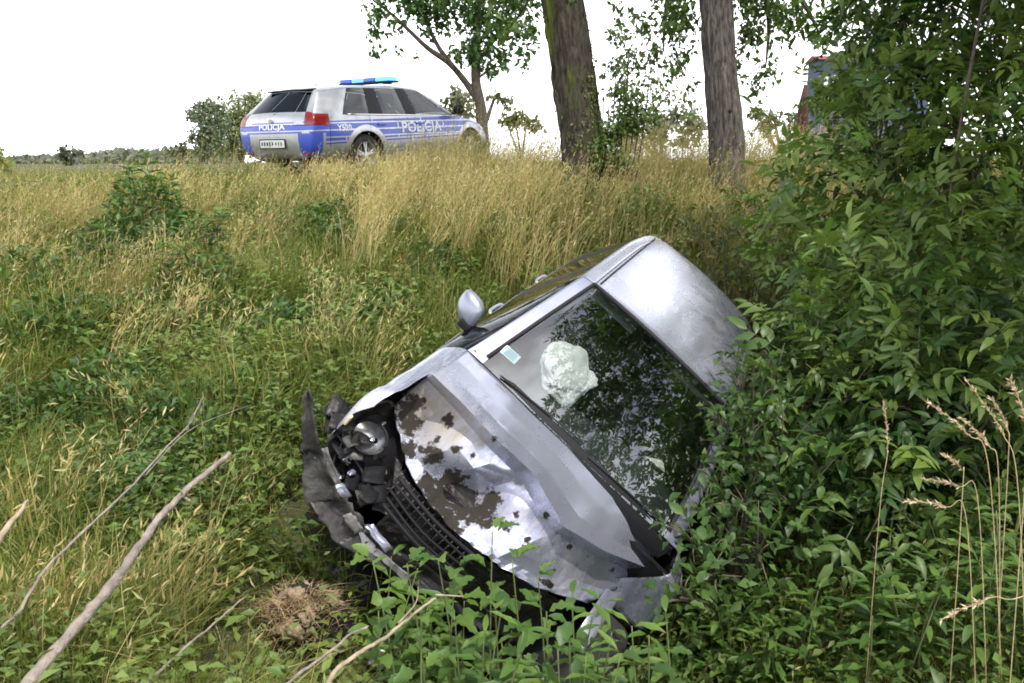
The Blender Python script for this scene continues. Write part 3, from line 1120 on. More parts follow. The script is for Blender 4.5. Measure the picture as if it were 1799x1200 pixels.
    Pd = deform(P)
    bvh = BVHTree.FromPolygons([Vector(p) for p in Pd], F)
    for o in res['front_fender']: o['label'] = 'buckled front fender spattered with mud'
    for o in res['windshield']: o['label'] = 'unbroken windshield reflecting the sky'
    for c in WX: wheel(root, c, 1 if c[1] > 0 else -1, .305, .19, 6)

    # ---- black rubber frame round the windshield and cowl strip
    def edge_pts(f, nseg=24):
        return [f(t) for t in np.linspace(0, 1, nseg)]
    def on_top(x, y):
        h = bvh.ray_cast(Vector((x, y, 2.2)), Vector((0, 0, -1)))
        return h[0]
    # ---- roof ditch seams along both sides
    for sd in (-1, 1):
        pts = []
        for x in np.linspace(-1.62, .16, 20):
            h = on_top(x, sd * .478)
            if h is not None: pts.append((h.x, h.y, h.z + .001))
        tube('roof_seam', pts, .006, M_RUBBER, root, 6)
        # door handles standing proud on the side
        for hx in (-.92, -.02):
            h = bvh.ray_cast(Vector((hx, sd * 1.5, .80)), Vector((0, -sd, 0)))
            hp = h[0]
            tube('door_handle', smooth_path([(hx - .11, hp.y + sd * .004, .80), (hx - .08, hp.y + sd * .026, .80), (hx + .06, hp.y + sd * .028, .80), (hx + .11, hp.y + sd * .006, .80)], 4), .010, M_SILVER, root, 8)
        # wing mirror: housing, glass, arm
        if sd < 0:
            bm = bmesh.new()
            bmesh.ops.create_uvsphere(bm, u_segments=24, v_segments=16, radius=1)
            for v in bm.verts:
                x, y, z = v.co
                fx = .060 * x if x > 0 else .028 * x
                yy_ = .885 + .085 * math.copysign(abs(y) ** .75, y) * sd
                v.co = Vector((.66 + fx - .03 * y * sd, sd * yy_, 1.015 + .080 * math.copysign(abs(z) ** .7, z) * (1 - .18 * (y * sd)) + .02 * y * sd))
            mir = bm_obj('wing_mirror', bm, plain('mirror_silver', (.30, .32, .39), .36, .6), root, True)
            bm = bmesh.new()
            bmesh.ops.create_uvsphere(bm, u_segments=20, v_segments=10, radius=1)
            for v in bm.verts:
                x, y, z = v.co
                v.co = Vector((.630 + .006 * x - .03 * y * sd, sd * .885 + .072 * y, 1.015 + .058 * z))
            bm_obj('mirror_glass', bm, M_CHROME, mir, True)
            box('mirror_arm', (.69, sd * .84, .945), (.08, .08, .05), M_BLACK, mir, bev=.015)
    # windshield rubber (header, base and both sides)
    def top_line(pts, name, r, mat):
        q = []
        for (x, y) in pts:
            h = on_top(x, y)
            if h is not None: q.append((h.x, h.y, h.z + .002))
        return tube(name, q, r, mat, root, 6)
    hx = lambda y: .185 + .045 * (1 - (y / .585) ** 2)
    top_line([(hx(y) + .005, y) for y in np.linspace(-.50, .50, 22)], 'windshield_rubber', .011, M_RUBBER)
    cx_ = lambda y: .965 + .085 * (1 - (y / .72) ** 2)
    for sd in (-1, 1):
        q = []
        for t in np.linspace(0, 1, 14):
            x = .20 * (1 - t) + .95 * t
            y = sd * (.503 * (1 - t) + .617 * t)
            h = on_top(x, y)
            q.append((h.x, h.y, h.z + .002))
        tube('windshield_rubber', q, .010, M_RUBBER, root, 6)
    # cowl: dark plastic scuttle between glass and hood
    ys = np.linspace(-.70, .70, 25)
    V = []
    for y in ys:
        e = 1 - (y / .72) ** 2
        V += [(.925 + .085 * e, y * .97, 1.012 + .045 * e), (.95 + .085 * e, y * .985, 1.0 + .043 * e), (.985 + .085 * e, y * .97, .955 + .04 * e), (1.0 + .085 * e, y * .95, .90 + .04 * e)]
    Q = [(i * 4 + j, (i + 1) * 4 + j, (i + 1) * 4 + j + 1, i * 4 + j + 1) for i in range(24) for j in range(3)]
    link('cowl_panel', np_mesh('cowl_panel', V, None, None, True, Q), M_BLACK, root)
    for y0, y1 in ((-.50, .02), (.08, .60)):
        q = []
        for t in np.linspace(0, 1, 8):
            y = y0 * (1 - t) + y1 * t
            h = on_top(.965 - .03 * t + .05 * (1 - (y / .7) ** 2), y)
            q.append((h.x + .012, h.y, h.z + .006))
        tube('wiper', q, .0045, M_RUBBER, root, 6)

    # ---- crumpled hood: folds laid out on a grid of points
    cow = [(822, 612), (862, 652), (905, 692), (952, 738), (1000, 785), (1042, 826), (1085, 868), (1118, 902), (1152, 937)]
    rdg = [(757, 655), (808, 704), (868, 768), (906, 802), (940, 836), (966, 882), (992, 926), (1062, 968), (1149, 1003)]
    frt = [(692, 712), (700, 760), (713, 812), (731, 850), (753, 884), (800, 935), (862, 985), (940, 1030), (1032, 1060)]
    zc = [.985, 1.0, 1.015, 1.022, 1.025, 1.02, 1.01, .99, .97]
    zr = [1.0, 1.02, 1.035, 1.02, 1.025, .985, .945, .895, .84]
    zf = [.735, .715, .69, .675, .66, .675, .69, .685, .67]
    # fold heights between ridge and front edge, column by column
    f1 = [.0, -.025, .030, .020, -.060, .030, .026, .004, .0]
    f2 = [.0, -.030, .050, -.012, -.078, .024, .042, .010, .0]
    f3 = [.0, -.015, .028, -.022, -.045, .010, .026, .0, .0]
    C = []
    for q in range(9):
        a_, b_, c_ = np.array(cow[q]), np.array(rdg[q]), np.array(frt[q])
        colm = [(*a_, zc[q])]
        for t_, dz_ in ((.35, -.020), (.7, -.026)): colm.append((*(a_ * (1 - t_) + b_ * t_), zc[q] * (1 - t_) + zr[q] * t_ + dz_))
        colm.append((*b_, zr[q]))
        for t_, dz_ in ((.14, -.035), (.42, f1[q]), (.66, f2[q]), (.86, f3[q] * .6)):
            sag = -.055 * math.sin(math.pi * t_)
            colm.append((*(b_ * (1 - t_) + c_ * t_), zr[q] * (1 - t_) + zf[q] * t_ + dz_ + sag))
        colm.append((*c_, zf[q]))
        C.append([car_pt(*v) for v in colm])
    C = np.array(C).transpose(1, 0, 2)
    ku, kv = 8, 8
    def lin_sub(A, k, soft):
        n_ = len(A)
        o_ = []
        cat = smooth_path(A.reshape(n_, -1), k).reshape(-1, *A.shape[1:])
        for i in range(n_ - 1):
            for j in range(k):
                t_ = j / k
                o_.append((A[i] * (1 - t_) + A[i + 1] * t_) * (1 - soft) + cat[i * k + j] * soft)
        o_.append(A[-1])
        return np.array(o_)
    D = lin_sub(C, ku, .06)
    D = lin_sub(D.transpose(1, 0, 2), kv, .08).transpose(1, 0, 2)
    nu, nv = D.shape[:2]
    hood_col = np.zeros((nu, nv, 4))
    hood_col[..., 3] = 1
    clods = [(715, 720, 26), (735, 705, 18), (720, 745, 22), (788, 738, 16), (760, 800, 22), (800, 790, 14), (795, 850, 30), (770, 870, 34), (820, 890, 34), (780, 910, 40), (845, 905, 26),
             (715, 790, 20), (750, 850, 20), (735, 862, 18), (890, 925, 14), (925, 950, 12), (960, 905, 9), (1000, 960, 9), (975, 1000, 10), (690, 735, 14), (770, 770, 9), (830, 800, 8), (870, 770, 12), (740, 790, 12), (860, 880, 20), (1075, 1000, 10), (905, 905, 10), (700, 820, 16)]
    films = [(745, 715, 60, .62), (790, 745, 50, .60), (840, 770, 30, .48), (760, 775, 36, .5), (850, 885, 40, .34), (905, 890, 36, .30), (960, 915, 36, .26), (995, 975, 36, .26), (720, 855, 40, .30), (1000, 1020, 30, .26), (885, 790, 16, .28)]
    for i in range(nu):
        u = i / ku
        for j in range(nv):
            v = j / kv
            p = D[i, j]
            amp = min(1, max(0, (u - 2.8) / .6))
            nn = noise.noise(Vector((p[0] * 7, p[1] * 7, 1.7)))
            n3 = noise.noise(Vector((p[0] * 18, p[1] * 18, 5.7)))
            dn = (.002 + .004 * amp) * nn + .0025 * amp * n3
            if 0 < u < 3: dn += .005 * noise.noise(Vector((p[0] * 3.2, p[1] * 3.2, .3)))
            if u > 6.5: dn += .03 * min(1, (u - 6.5) / 1.5) * noise.noise(Vector((p[1] * 26, 7.7, u * .4)))
            # buckles running back from the ridge into the smooth part
            if 1 < u < 3: dn -= .012 * (1 - abs(u - 2) ) * max(0, noise.noise(Vector((p[1] * 9, 2.2, 0))))
            D[i, j] = p + np.array([.45 * dn, 0, dn])
            wp = CAR_R @ D[i, j] + CAR_T - EYE
            zc = wp @ FW
            qx, qy = CX + FPX * (wp @ RT) / zc, CY - FPX * (wp @ UP) / zc
            g = 0
            for (a, b, r) in clods: g = max(g, math.exp(-((qx - a) ** 2 + (qy - b) ** 2) / (2 * (r * (.85 if r >= 20 else .6)) ** 2)))
            f = 0
            for (a, b, r, s) in films: f = max(f, s * math.exp(-((qx - a) ** 2 + (qy - b) ** 2) / (2 * (r * .8) ** 2)))
            hood_col[i, j, 0] = .04 + .10 * amp + f
            hood_col[i, j, 1] = .10 + .14 * amp + .46 * g
    Q = [(i * nv + j, (i + 1) * nv + j, (i + 1) * nv + j + 1, i * nv + j + 1) for i in range(nu - 1) for j in range(nv - 1)]
    me = np_mesh('hood', D.reshape(-1, 3), None, hood_col.reshape(-1, 4)[:, :3], True, Q)
    me.set_sharp_from_angle(angle=R(13))
    ho = link('hood', me, M_MUDDY, root)
    ho['label'] = 'silver hood folded up into a sharp ridge and caked with mud'
    sm = ho.modifiers.new('t', 'SOLIDIFY')
    sm.thickness = .006
    sm.offset = -1
    # dirt streaks / scratches, hood edge scrape: raised lips along the front edge

    # ---- engine bay seen past the hood: crumpled dark metal, housing, radiator support
    def crumple(name, grid, mat, amp, seed, k=8, label=None, thick=.004):
        C = np.array([[car_pt(*q) if len(q) == 3 else car_pt(q[0], q[1], q[2], q[3]) for q in row] for row in grid])
        rw = np.array([smooth_path(r, k) for r in C])
        A = []
        for j in range(rw.shape[1]): A.append(smooth_path(rw[:, j], k))
        A = np.array(A)
        for i in range(A.shape[0]):
            for j in range(A.shape[1]):
                p = A[i, j]
                nv_ = noise.noise_vector(Vector(p * 9) + Vector((seed, 0, 0)))
                n2_ = noise.noise_vector(Vector(p * 23) + Vector((seed, 3, 0)))
                A[i, j] = p + np.array(nv_) * amp + np.array(n2_) * amp * .45
        m, n_ = A.shape[:2]
        Q = [(i * n_ + j, (i + 1) * n_ + j, (i + 1) * n_ + j + 1, i * n_ + j + 1) for i in range(m - 1) for j in range(n_ - 1)]
        o = link(name, np_mesh(name, A.reshape(-1, 3), None, None, True, Q), mat, root)
        if label: o['label'] = label
        s = o.modifiers.new('t', 'SOLIDIFY')
        s.thickness = thick
        return o
    M_BAY = plain('grimy_black_metal', (.020, .018, .016), .38, .2, bump=.8, bscale=26, var=.6, vscale=12)
    M_BUMP = plain('scuffed_bumper_plastic', (.040, .038, .036), .45, 0, bump=.3, bscale=40, var=.9, vscale=9)
    M_BAYMUD = plain('mud_caked_plastic', (.055, .045, .036), .75, 0, bump=.9, bscale=22, var=.7, vscale=9)
    M_BUMP2_ = plain('radiator_metal', (.10, .10, .10), .5, .5)
    crumple('headlight_housing', [[(628, 715, .74), (665, 700, .76), (700, 722, .72), (716, 770, .70)],
                                  [(605, 760, .62), (645, 760, .56), (685, 780, .58), (712, 815, .64)],
                                  [(582, 805, .55), (625, 815, .48), (672, 830, .52), (705, 850, .60)],
                                  [(590, 850, .46), (625, 865, .45), (665, 870, .50), (700, 880, .55)]], M_BAY, .026, 2.0, label='smashed black headlight housing with broken reflector')
    crumple('front_panel', [[(690, 800, .66), (752, 882, .63), (862, 985, .63), (1000, 1065, .60)],
                            [(690, 880, .55), (760, 950, .52), (850, 1030, .50), (960, 1100, .46)],
                            [(650, 930, .40), (725, 1000, .38), (810, 1060, .36), (900, 1130, .33)]], M_BAY, .022, 5.0, label='black torn front panel behind the grille')
    # bits of reflector and torn metal in the cavity
    for k, (px, py, z, r, mt) in enumerate([(608, 805, .56, .030, M_CHROME), (640, 880, .50, .030, M_BAYMUD), (598, 840, .50, .024, M_CHROME), (650, 775, .60, .018, M_CHROME),
                                            (672, 745, .68, .016, M_CHROME), (640, 870, .52, .022, M_SILVER), (618, 830, .53, .018, M_SILVER), (662, 800, .60, .020, M_BAYMUD), (625, 770, .62, .026, M_BAYMUD)]):
        bm = bmesh.new()
        bmesh.ops.create_icosphere(bm, subdivisions=2, radius=1)
        for v in bm.verts:
            d = 1 + .55 * noise.noise(Vector(v.co) * 1.8 + Vector((k * 3.1, 0, 0)))
            v.co = Vector(v.co) * d
            v.co = Vector((v.co.x * r * 1.3, v.co.y * r * .9, v.co.z * r * .6))
        c = car_pt(px, py, z)
        for v in bm.verts: v.co = Matrix.Rotation(k * 1.1, 3, 'X') @ v.co + Vector(c)
        bm_obj('broken_reflector' if mt is M_CHROME else 'torn_bracket', bm, mt, root, False)
    # broken headlamp: reflector bowl, bulb, cracked lens pieces
    hl = bpy.data.objects.new('headlight', None)
    COL.objects.link(hl)
    hl.parent = root
    hl.location = Vector(car_pt(652, 770, .66))
    hl.rotation_euler = (.3, -.55, -.35)
    V, Qh = lathe([(.012, -.05), (.035, -.042), (.055, -.02), (.068, .01), (.072, .02)], 22)
    V = [(v[1], v[0] * 1.25, v[2]) for v in V]
    link('reflector', np_mesh('reflector', V, None, None, True, Qh), plain('dull_reflector', (.55, .55, .56), .28, .9, var=.4, vscale=30), hl)
    tube('bulb', [(-.045, 0, 0), (.0, 0, 0)], .009, M_CHROME, hl, 8)
    tube('headlight_rim', [(.022, .09 * math.cos(t), .072 * math.sin(t)) for t in np.linspace(0, 5.2, 24)], .007, M_BLACK, hl, 6)
    # radiator fins behind the grille
    for k in range(14):
        t = k / 13
        p_ = np.array(car_pt(690, 858, .60)) * (1 - t) + np.array(car_pt(815, 990, .57)) * t
        box('radiator_fin', p_, (.10, .004, .10), M_BUMP2_, root, rot=Matrix.Rotation(R(8), 3, 'Y'))
    # orange indicator fragment at the fender front
    c = car_pt(612, 738, .78)
    box('indicator_lens', c, (.025, .012, .05), plain('pale_lens', (.75, .62, .35), .2, coat=.5), root, bev=.004)
    # wiring loom
    for k in range(3):
        p = [car_pt(600 + 30 * k + random.uniform(-10, 10), 760 + 20 * k, .62), car_pt(630 + 24 * k, 810 + random.uniform(-20, 30), .55), car_pt(650 + 26 * k, 850 + 16 * k, .56), car_pt(690 + 20 * k, 860 + 26 * k, .60)]
        tube('wiring', smooth_path(p, 6), .006, M_RUBBER, root, 6)
    # grille: frame and slats
    gr = bpy.data.objects.new('grille', None)
    COL.objects.link(gr)
    gr.parent = root
    a0, b0 = np.array(car_pt(700, 838, .70)), np.array(car_pt(842, 985, .68))
    a1, b1 = np.array(car_pt(672, 885, .60)), np.array(car_pt(790, 1010, .56))
    for k in range(5):
        t = k / 4
        p = a0 * (1 - t) + a1 * t
        q = b0 * (1 - t) + b1 * t
        mid = (p + q) / 2 + np.array([.03, 0, .01 * math.sin(k * 2)])
        V, Qs, T = tube_mesh(smooth_path([p, mid, q], 6), [.0065 if k % 4 else .010] * 13, 6)
        o = link('slat', np_mesh('slat', V, T, None, False, Qs), M_BLACK, gr)
    # ---- bumper cover torn loose: a bent C-section strip
    M_BUMP2 = plain('scraped_grey_plastic', (.13, .125, .12), .5, 0, bump=.3, bscale=40, var=.7, vscale=14)
    def shard(name, quad, mat, seed, nu=7, nv=12, amp=.012, bow=.03, jag=.012):
        """torn panel piece: four corners, bowed, with ragged edges"""
        A, B, C_, D_ = [np.array(car_pt(*q)) for q in quad]
        r = random.Random(seed)
        nrm_ = np.cross(B - A, D_ - A)
        nrm_ /= np.linalg.norm(nrm_) + 1e-9
        V = []
        for i in range(nv):
            t = i / (nv - 1)
            for j in range(nu):
                u = j / (nu - 1)
                p = (A * (1 - u) + B * u) * (1 - t) + (D_ * (1 - u) + C_ * u) * t
                e = 1 if (j in (0, nu - 1) or i in (0, nv - 1)) else .25
                p = p + nrm_ * bow * (math.sin(math.pi * u)) + np.array(noise.noise_vector(Vector(p * 12) + Vector((seed, 0, 0)))) * amp
                p = p + np.array([r.uniform(-1, 1), r.uniform(-1, 1), r.uniform(-1, 1)]) * jag * e
                V.append(p)
        Q = [(i * nu + j, i * nu + j + 1, (i + 1) * nu + j + 1, (i + 1) * nu + j) for i in range(nv - 1) for j in range(nu - 1)]
        me_ = np_mesh(name, V, None, None, True, Q)
        me_.set_sharp_from_angle(angle=R(24))
        o = link(name, me_, mat, root)
        sd_ = o.modifiers.new('t', 'SOLIDIFY')
        sd_.thickness = .006
        return o
    bo = shard('bumper_fragment', [(533, 690, .86), (548, 688, .88), (566, 800, .68), (528, 796, .62)], M_BUMP, 1, 6, 12, .010, .02, .006)
    bo['label'] = 'narrow torn bumper end standing upright'
    shard('bumper_fragment', [(527, 786, .64), (562, 792, .68), (604, 880, .54), (541, 893, .46)], M_BUMP, 2, 8, 12, .016, .03, .010)
    shard('bumper_fragment', [(540, 880, .48), (602, 868, .55), (664, 940, .47), (600, 966, .39)], M_BUMP, 3, 8, 12, .018, .03, .011)
    shard('bumper_fragment', [(596, 955, .41), (655, 925, .48), (742, 1002, .44), (700, 1016, .36)], M_BUMP, 4, 8, 12, .016, .03, .010)
    shard('bumper_fragment', [(700, 1005, .38), (742, 990, .45), (880, 1085, .40), (860, 1120, .30)], M_BUMP, 5, 8, 14, .016, .03, .008)
    for k, q in enumerate([[(562, 790, .66), (574, 786, .68), (600, 850, .56), (588, 858, .54)], [(545, 800, .62), (556, 803, .63), (572, 862, .52), (560, 868, .50)], [(580, 856, .55), (600, 846, .57), (618, 872, .53), (606, 884, .51)],
                           [(600, 905, .49), (622, 898, .51), (640, 930, .47), (622, 938, .45)], [(640, 925, .49), (655, 920, .50), (690, 962, .46), (676, 972, .44)]]):
        shard('scraped_edge', q, (M_BUMP2, M_SILVER, M_SILVER, M_BUMP2, M_SILVER)[k], 20 + k, 4, 7, .006, .008, .004)
    # broken brackets, radiator pieces and torn sheet inside the nose
    rr_ = random.Random(5)
    for k in range(46):
        px = rr_.uniform(585, 800)
        py = 745 + (px - 585) * .85 + rr_.uniform(-45, 75)
        z = .60 - (py - 745) * .0006 + rr_.uniform(-.03, .07)
        w1, h1 = rr_.uniform(8, 26), rr_.uniform(6, 20)
        an = rr_.uniform(0, 3.1)
        cs, sn = math.cos(an), math.sin(an)
        pts = [(px + cs * a_ * w1 - sn * b_ * h1, py + sn * a_ * w1 + cs * b_ * h1, z + rr_.uniform(-.025, .025)) for a_, b_ in ((-1, -1), (1, -1), (1, 1), (-1, 1))]
        mt = rr_.choice([M_BAY, M_BAY, M_BLACK, M_BLACK, M_BUMP, M_BAYMUD, M_BUMP2, M_SILVER if k % 3 == 0 else M_BLACK])
        shard('torn_bracket', pts, mt, 40 + k, 4, 4, .010, .010, .006)
    # silver skin still on the lower bumper
    crumple('bumper_skin', [[(622, 925, .46), (655, 952, .44), (690, 985, .43), (720, 1008, .42)],
                            [(640, 960, .41), (665, 980, .40), (692, 1003, .39), (716, 1024, .38)]], M_MUDDY, .012, 8.0, label='torn strip of silver bumper skin')
    for o in [x for x in root.children if x.name.startswith('bumper_skin')]:
        a = o.data.color_attributes.new('Col', 'FLOAT_COLOR', 'POINT')
        a.data.foreach_set('color', np.tile(np.array([.52, .42, 0, 1], np.float32), len(o.data.vertices)))

    # ---- cabin
    xs = [.98, .80, .62, .45, .36, .33]
    zs = [.945, .965, .96, .93, .86, .55]
    V = []
    yy = np.linspace(-.70, .70, 21)
    for i in range(6):
        for y in yy:
            bump_ = .045 * math.exp(-((y - .36) / .2) ** 2) if 1 <= i <= 4 else 0
            V.append((xs[i] + (.03 if i in (3, 4) and abs(y) < .16 else 0), y, zs[i] + bump_))
    Q = [(i * 21 + j, (i + 1) * 21 + j, (i + 1) * 21 + j + 1, i * 21 + j + 1) for i in range(5) for j in range(20)]
    link('dashboard', np_mesh('dashboard', V, None, None, True, Q), plain('dash_plastic', (.035, .038, .04), .6, bump=.2, bscale=200), root)
    sw = bpy.data.objects.new('steering_wheel', None)
    COL.objects.link(sw)
    sw.parent = root
    sw.location = (.26, .36, .90)
    sw.rotation_euler = (0, R(-62), 0)
    ring = [(.185 * math.cos(t), .185 * math.sin(t), 0) for t in np.linspace(0, 2 * math.pi, 37)]
    tube('wheel_rim', ring, .016, M_BLACK, sw, 8)
    for t in (math.pi / 2, -math.pi / 2, math.pi):
        tube('spoke', [(0, 0, -.02), (.17 * math.cos(t), .17 * math.sin(t), 0)], .018, M_BLACK, sw, 6)
    def bag(name, c, s, seed, mat, rot=(0, 0, 0), par=root):
        bm = bmesh.new()
        bmesh.ops.create_icosphere(bm, subdivisions=5, radius=1)
        for v in bm.verts:
            p = Vector(v.co)
            f = .95 + .40 * noise.noise(p * 1.25 + Vector((seed, 0, 0))) + .16 * abs(noise.noise(p * 2.0 + Vector((0, seed, 0)))) - .15 * abs(noise.noise(p * 3.4 + Vector((0, 0, seed))))
            p = p * f
            v.co = Vector((p.x * s[0], p.y * s[1], p.z * s[2]))
        from mathutils import Euler
        E_ = Euler(rot).to_matrix()
        for v in bm.verts: v.co = E_ @ v.co + Vector(c)
        return bm_obj(name, bm, mat, par, True)
    b1 = bag('airbag', (.53, -.28, 1.07), (.17, .15, .06), 6.2, M_AIRBAG, (0, R(30), .5))
    bag('airbag_fold', (.47, -.20, 1.05), (.10, .09, .045), 21.4, M_AIRBAG, (.2, R(25), -.3), b1)

    b1['label'] = 'limp white passenger airbag on the dashboard'
    b2 = bag('airbag', (.22, .47, .84), (.06, .10, .09), 7.7, M_AIRBAG, (0, .3, .1), root)
    b2['label'] = 'deflated white driver airbag on the steering wheel'
    M_SEAT = plain('seat_cloth', (.045, .042, .042), .95, bump=.3, bscale=180, var=.3, vscale=30)
    for sd in (-1, 1):
        st = bpy.data.objects.new('seat', None)
        COL.objects.link(st)
        st.parent = root
        box('seat_cushion', (-.05, sd * .36, .45), (.5, .48, .16), M_SEAT, st, bev=.04)
        box('seat_back', (-.36, sd * .36, .76), (.15, .47, .62), M_SEAT, st, rot=Matrix.Rotation(R(-16), 3, 'Y'), bev=.045)
        box('headrest', (-.47, sd * .36, 1.16), (.10, .26, .18), M_SEAT, st, rot=Matrix.Rotation(R(-10), 3, 'Y'), bev=.035)
        box('sun_visor', (.10, sd * .33, 1.385), (.15, .34, .018), plain('visor_cloth', (.38, .42, .40), .8), root, rot=Matrix.Rotation(R(22), 3, 'Y'), bev=.006)
    box('rear_bench', (-1.15, 0, .70), (.16, 1.2, .6), M_SEAT, root, rot=Matrix.Rotation(R(-16), 3, 'Y'), bev=.04)
    box('cabin_floor', (-.35, 0, .26), (2.7, 1.4, .05), M_DARKIN, root)
    box('rear_view_mirror', (.33, 0, 1.33), (.03, .20, .06), M_BLACK, root, bev=.012)
    # dark headliner and door linings just inside the shell
    V = []
    for x in np.linspace(-1.6, .12, 12):
        for y in np.linspace(-.52, .52, 9):
            h = on_top(x, y)
            V.append((x, y, h.z - .025))
    Q = [(i * 9 + j, (i + 1) * 9 + j, (i + 1) * 9 + j + 1, i * 9 + j + 1) for i in range(11) for j in range(8)]
    link('headliner', np_mesh('headliner', V, None, None, True, Q), plain('headliner_cloth', (.10, .10, .095), .95), root)
    for sd in (-1, 1):
        box('door_lining', (.0, sd * .765, .60), (1.85, .03, .58), M_DARKIN, root, bev=.01)
    box('firewall', (1.05, 0, .60), (.03, 1.5, .60), M_BLACK, root)
    box('engine_block', (1.32, 0, .52), (.40, .7, .36), M_BAY, root, bev=.05)
    # inspection sticker on the inside of the glass
    c0 = np.array([.865, -.545])
    h = on_top(c0[0], c0[1])
    nrm = Vector((.5, -.05, .86)).normalized()
    sx = Vector((0, 1, .05)).normalized()
    sy = nrm.cross(sx)
    cen = Vector(h) - nrm * .004
    def quad(name, hw, hh, off, mat, par):
        bm = bmesh.new()
        c = cen + nrm * off
        bm.faces.new([bm.verts.new(c + sx * a + sy * b) for a, b in ((-hw, -hh), (hw, -hh), (hw, hh), (-hw, hh))])
        return bm_obj(name, bm, mat, par)
    stk = quad('registration_sticker', .048, .030, 0, plain('sticker_pale', (.55, .74, .78), .5), root)
    for b in (-.018, -.006, .006, .018):
        bm = bmesh.new()
        c = cen + nrm * .0015 + sy * b
        bm.faces.new([bm.verts.new(c + sx * q + sy * z) for q, z in ((-.034, -.003), (.034, -.003), (.034, .003), (-.034, .003))])
        bm_obj('print_line', bm, plain('sticker_ink', (.10, .25, .36), .5), stk)
    return root
crash = build_crash()
# ================================================================== VEGETATION
def unit(v):
    return v / (np.linalg.norm(v, axis=-1, keepdims=True) + 1e-9)

def in_view(P, m=.12):
    d = P - EYE
    z = d @ FW
    u = (d @ RT) / np.maximum(z, .05) * FPX / 899.5
    v = (d @ UP) / np.maximum(z, .05) * FPX / 600
    return (z > .25) & (np.abs(u) < 1 + m) & (v < 1 + m) & (v > -1 - m * 1.6)

def in_cars(P, mg=0.0):
    c = to_car(P)
    ax = np.abs(c[:, 1])
    a = (c[:, 0] > -2.08) & (c[:, 0] < 1.72 + mg) & (ax < .88 + mg) & (c[:, 2] > -.35) & (c[:, 2] < np.where((c[:, 0] > 1.0), 1.02, np.where(c[:, 0] > .2, 1.45 - .55 * (c[:, 0] - .2), 1.5)) + mg)
    q = P - POL_T
    ch, sh = math.cos(POL_HEAD), math.sin(POL_HEAD)
    x = q[:, 0] * ch + q[:, 1] * sh
    y = -q[:, 0] * sh + q[:, 1] * ch
    b = (np.abs(x) < 2.25) & (np.abs(y) < .9) & (q[:, 2] < 1.5)
    return a | b

def strip_mesh(name, base, hgt, ldir, lean, width, col, segs=3, curl=2.0, tipcol=None, mat=None, face=None):
    """grass blades: tapered curved strips"""
    N = len(base)
    fa = rng.random(N) * 2 * math.pi if face is None else face
    side = np.stack([np.cos(fa), np.sin(fa), np.zeros(N)], -1)
    ld = np.stack([np.cos(ldir), np.sin(ldir), np.zeros(N)], -1)
    V = []
    Cc = []
    for k in range(segs + 1):
        t = k / segs
        c = base + np.array([0, 0, 1.0]) * (hgt * (t - .42 * np.minimum(lean, 1.4) * t ** 2.4))[:, None] + ld * (hgt * lean * t ** curl)[:, None]
        cc = col if tipcol is None else col * (1 - t) + tipcol * t
        if k < segs:
            wv = (width * (1 - t ** 1.6 * .75) * .5)[:, None]
            V += [c - side * wv, c + side * wv]
            Cc += [cc, cc]
        else:
            V.append(c)
            Cc.append(cc)
    nv = 2 * segs + 1
    V = np.stack(V, 1).reshape(-1, 3)
    Cc = np.stack(Cc, 1).reshape(-1, 3)
    o = (np.arange(N) * nv)[:, None]
    T = []
    for k in range(segs - 1):
        T += [o + np.array([2 * k, 2 * k + 1, 2 * k + 3]), o + np.array([2 * k, 2 * k + 3, 2 * k + 2])]
    T.append(o + np.array([2 * segs - 2, 2 * segs - 1, 2 * segs]))
    return V, np.concatenate(T), Cc

def leaf_arrays(pos, d, nrm, Ln, Wd, col, fold=.18, droop=.18):
    d = unit(d)
    s = unit(np.cross(nrm, d))
    n = np.cross(d, s)
    Lc = Ln[:, None]
    W = Wd[:, None]
    v0 = pos
    v1 = pos + d * Lc * .42 + s * W * .5 + n * fold * W
    v2 = pos + d * Lc * .5 - n * droop * .15 * Lc
    v3 = pos + d * Lc * .42 - s * W * .5 + n * fold * W
    v4 = pos + d * Lc - n * droop * Lc
    V = np.stack([v0, v1, v2, v3, v4], 1).reshape(-1, 3)
    o = (np.arange(len(pos)) * 5)[:, None]
    T = np.concatenate([o + np.array(q) for q in ((0, 2, 1), (0, 3, 2), (1, 2, 4), (2, 3, 4))])
    return V, T, np.repeat(col, 5, 0)

class Acc:
    def __init__(s): s.V, s.T, s.C, s.n = [], [], [], 0
    def add(s, V, T, C):
        s.V.append(V)
        s.T.append(T + s.n)
        s.C.append(C)
        s.n += len(V)
    def mesh(s, name, smooth=False):
        return np_mesh(name, np.concatenate(s.V), np.concatenate(s.T), np.concatenate(s.C), smooth)

def cmix(a, b, t):
    return np.array(a) * (1 - t[:, None]) + np.array(b) * t[:, None]

def jitter(c, s=.18):
    return np.clip(c * (1 + s * rng.standard_normal((len(c), 1))) * (1 + .06 * rng.standard_normal(c.shape)), .004, .9)

def scatter(n, x0, x1, y0, y1, power=1.0):
    x = x0 + (x1 - x0) * rng.random(n)
    y = y0 + (y1 - y0) * rng.random(n) ** power
    return x, y

def field_pts(n, y0, y1, power=1.0, xm=1.12, cut=True):
    """points inside the view wedge"""
    y = y0 + (y1 - y0) * rng.random(n) ** power
    x = (rng.random(n) * 2 - 1) * (y * .66 * xm + .35)
    P = np.stack([x, y, H(x, y)], -1)
    if cut:
        k = in_view(P + np.array([0, 0, .3]), .2) & ~in_cars(P + np.array([0, 0, .05])) & ~in_cars(P + np.array([0, 0, .3]))
        # bare asphalt stays free
        k &= ~((np.abs(P[:, 1] - 14.5) < 2.1))
        P = P[k]
    return P

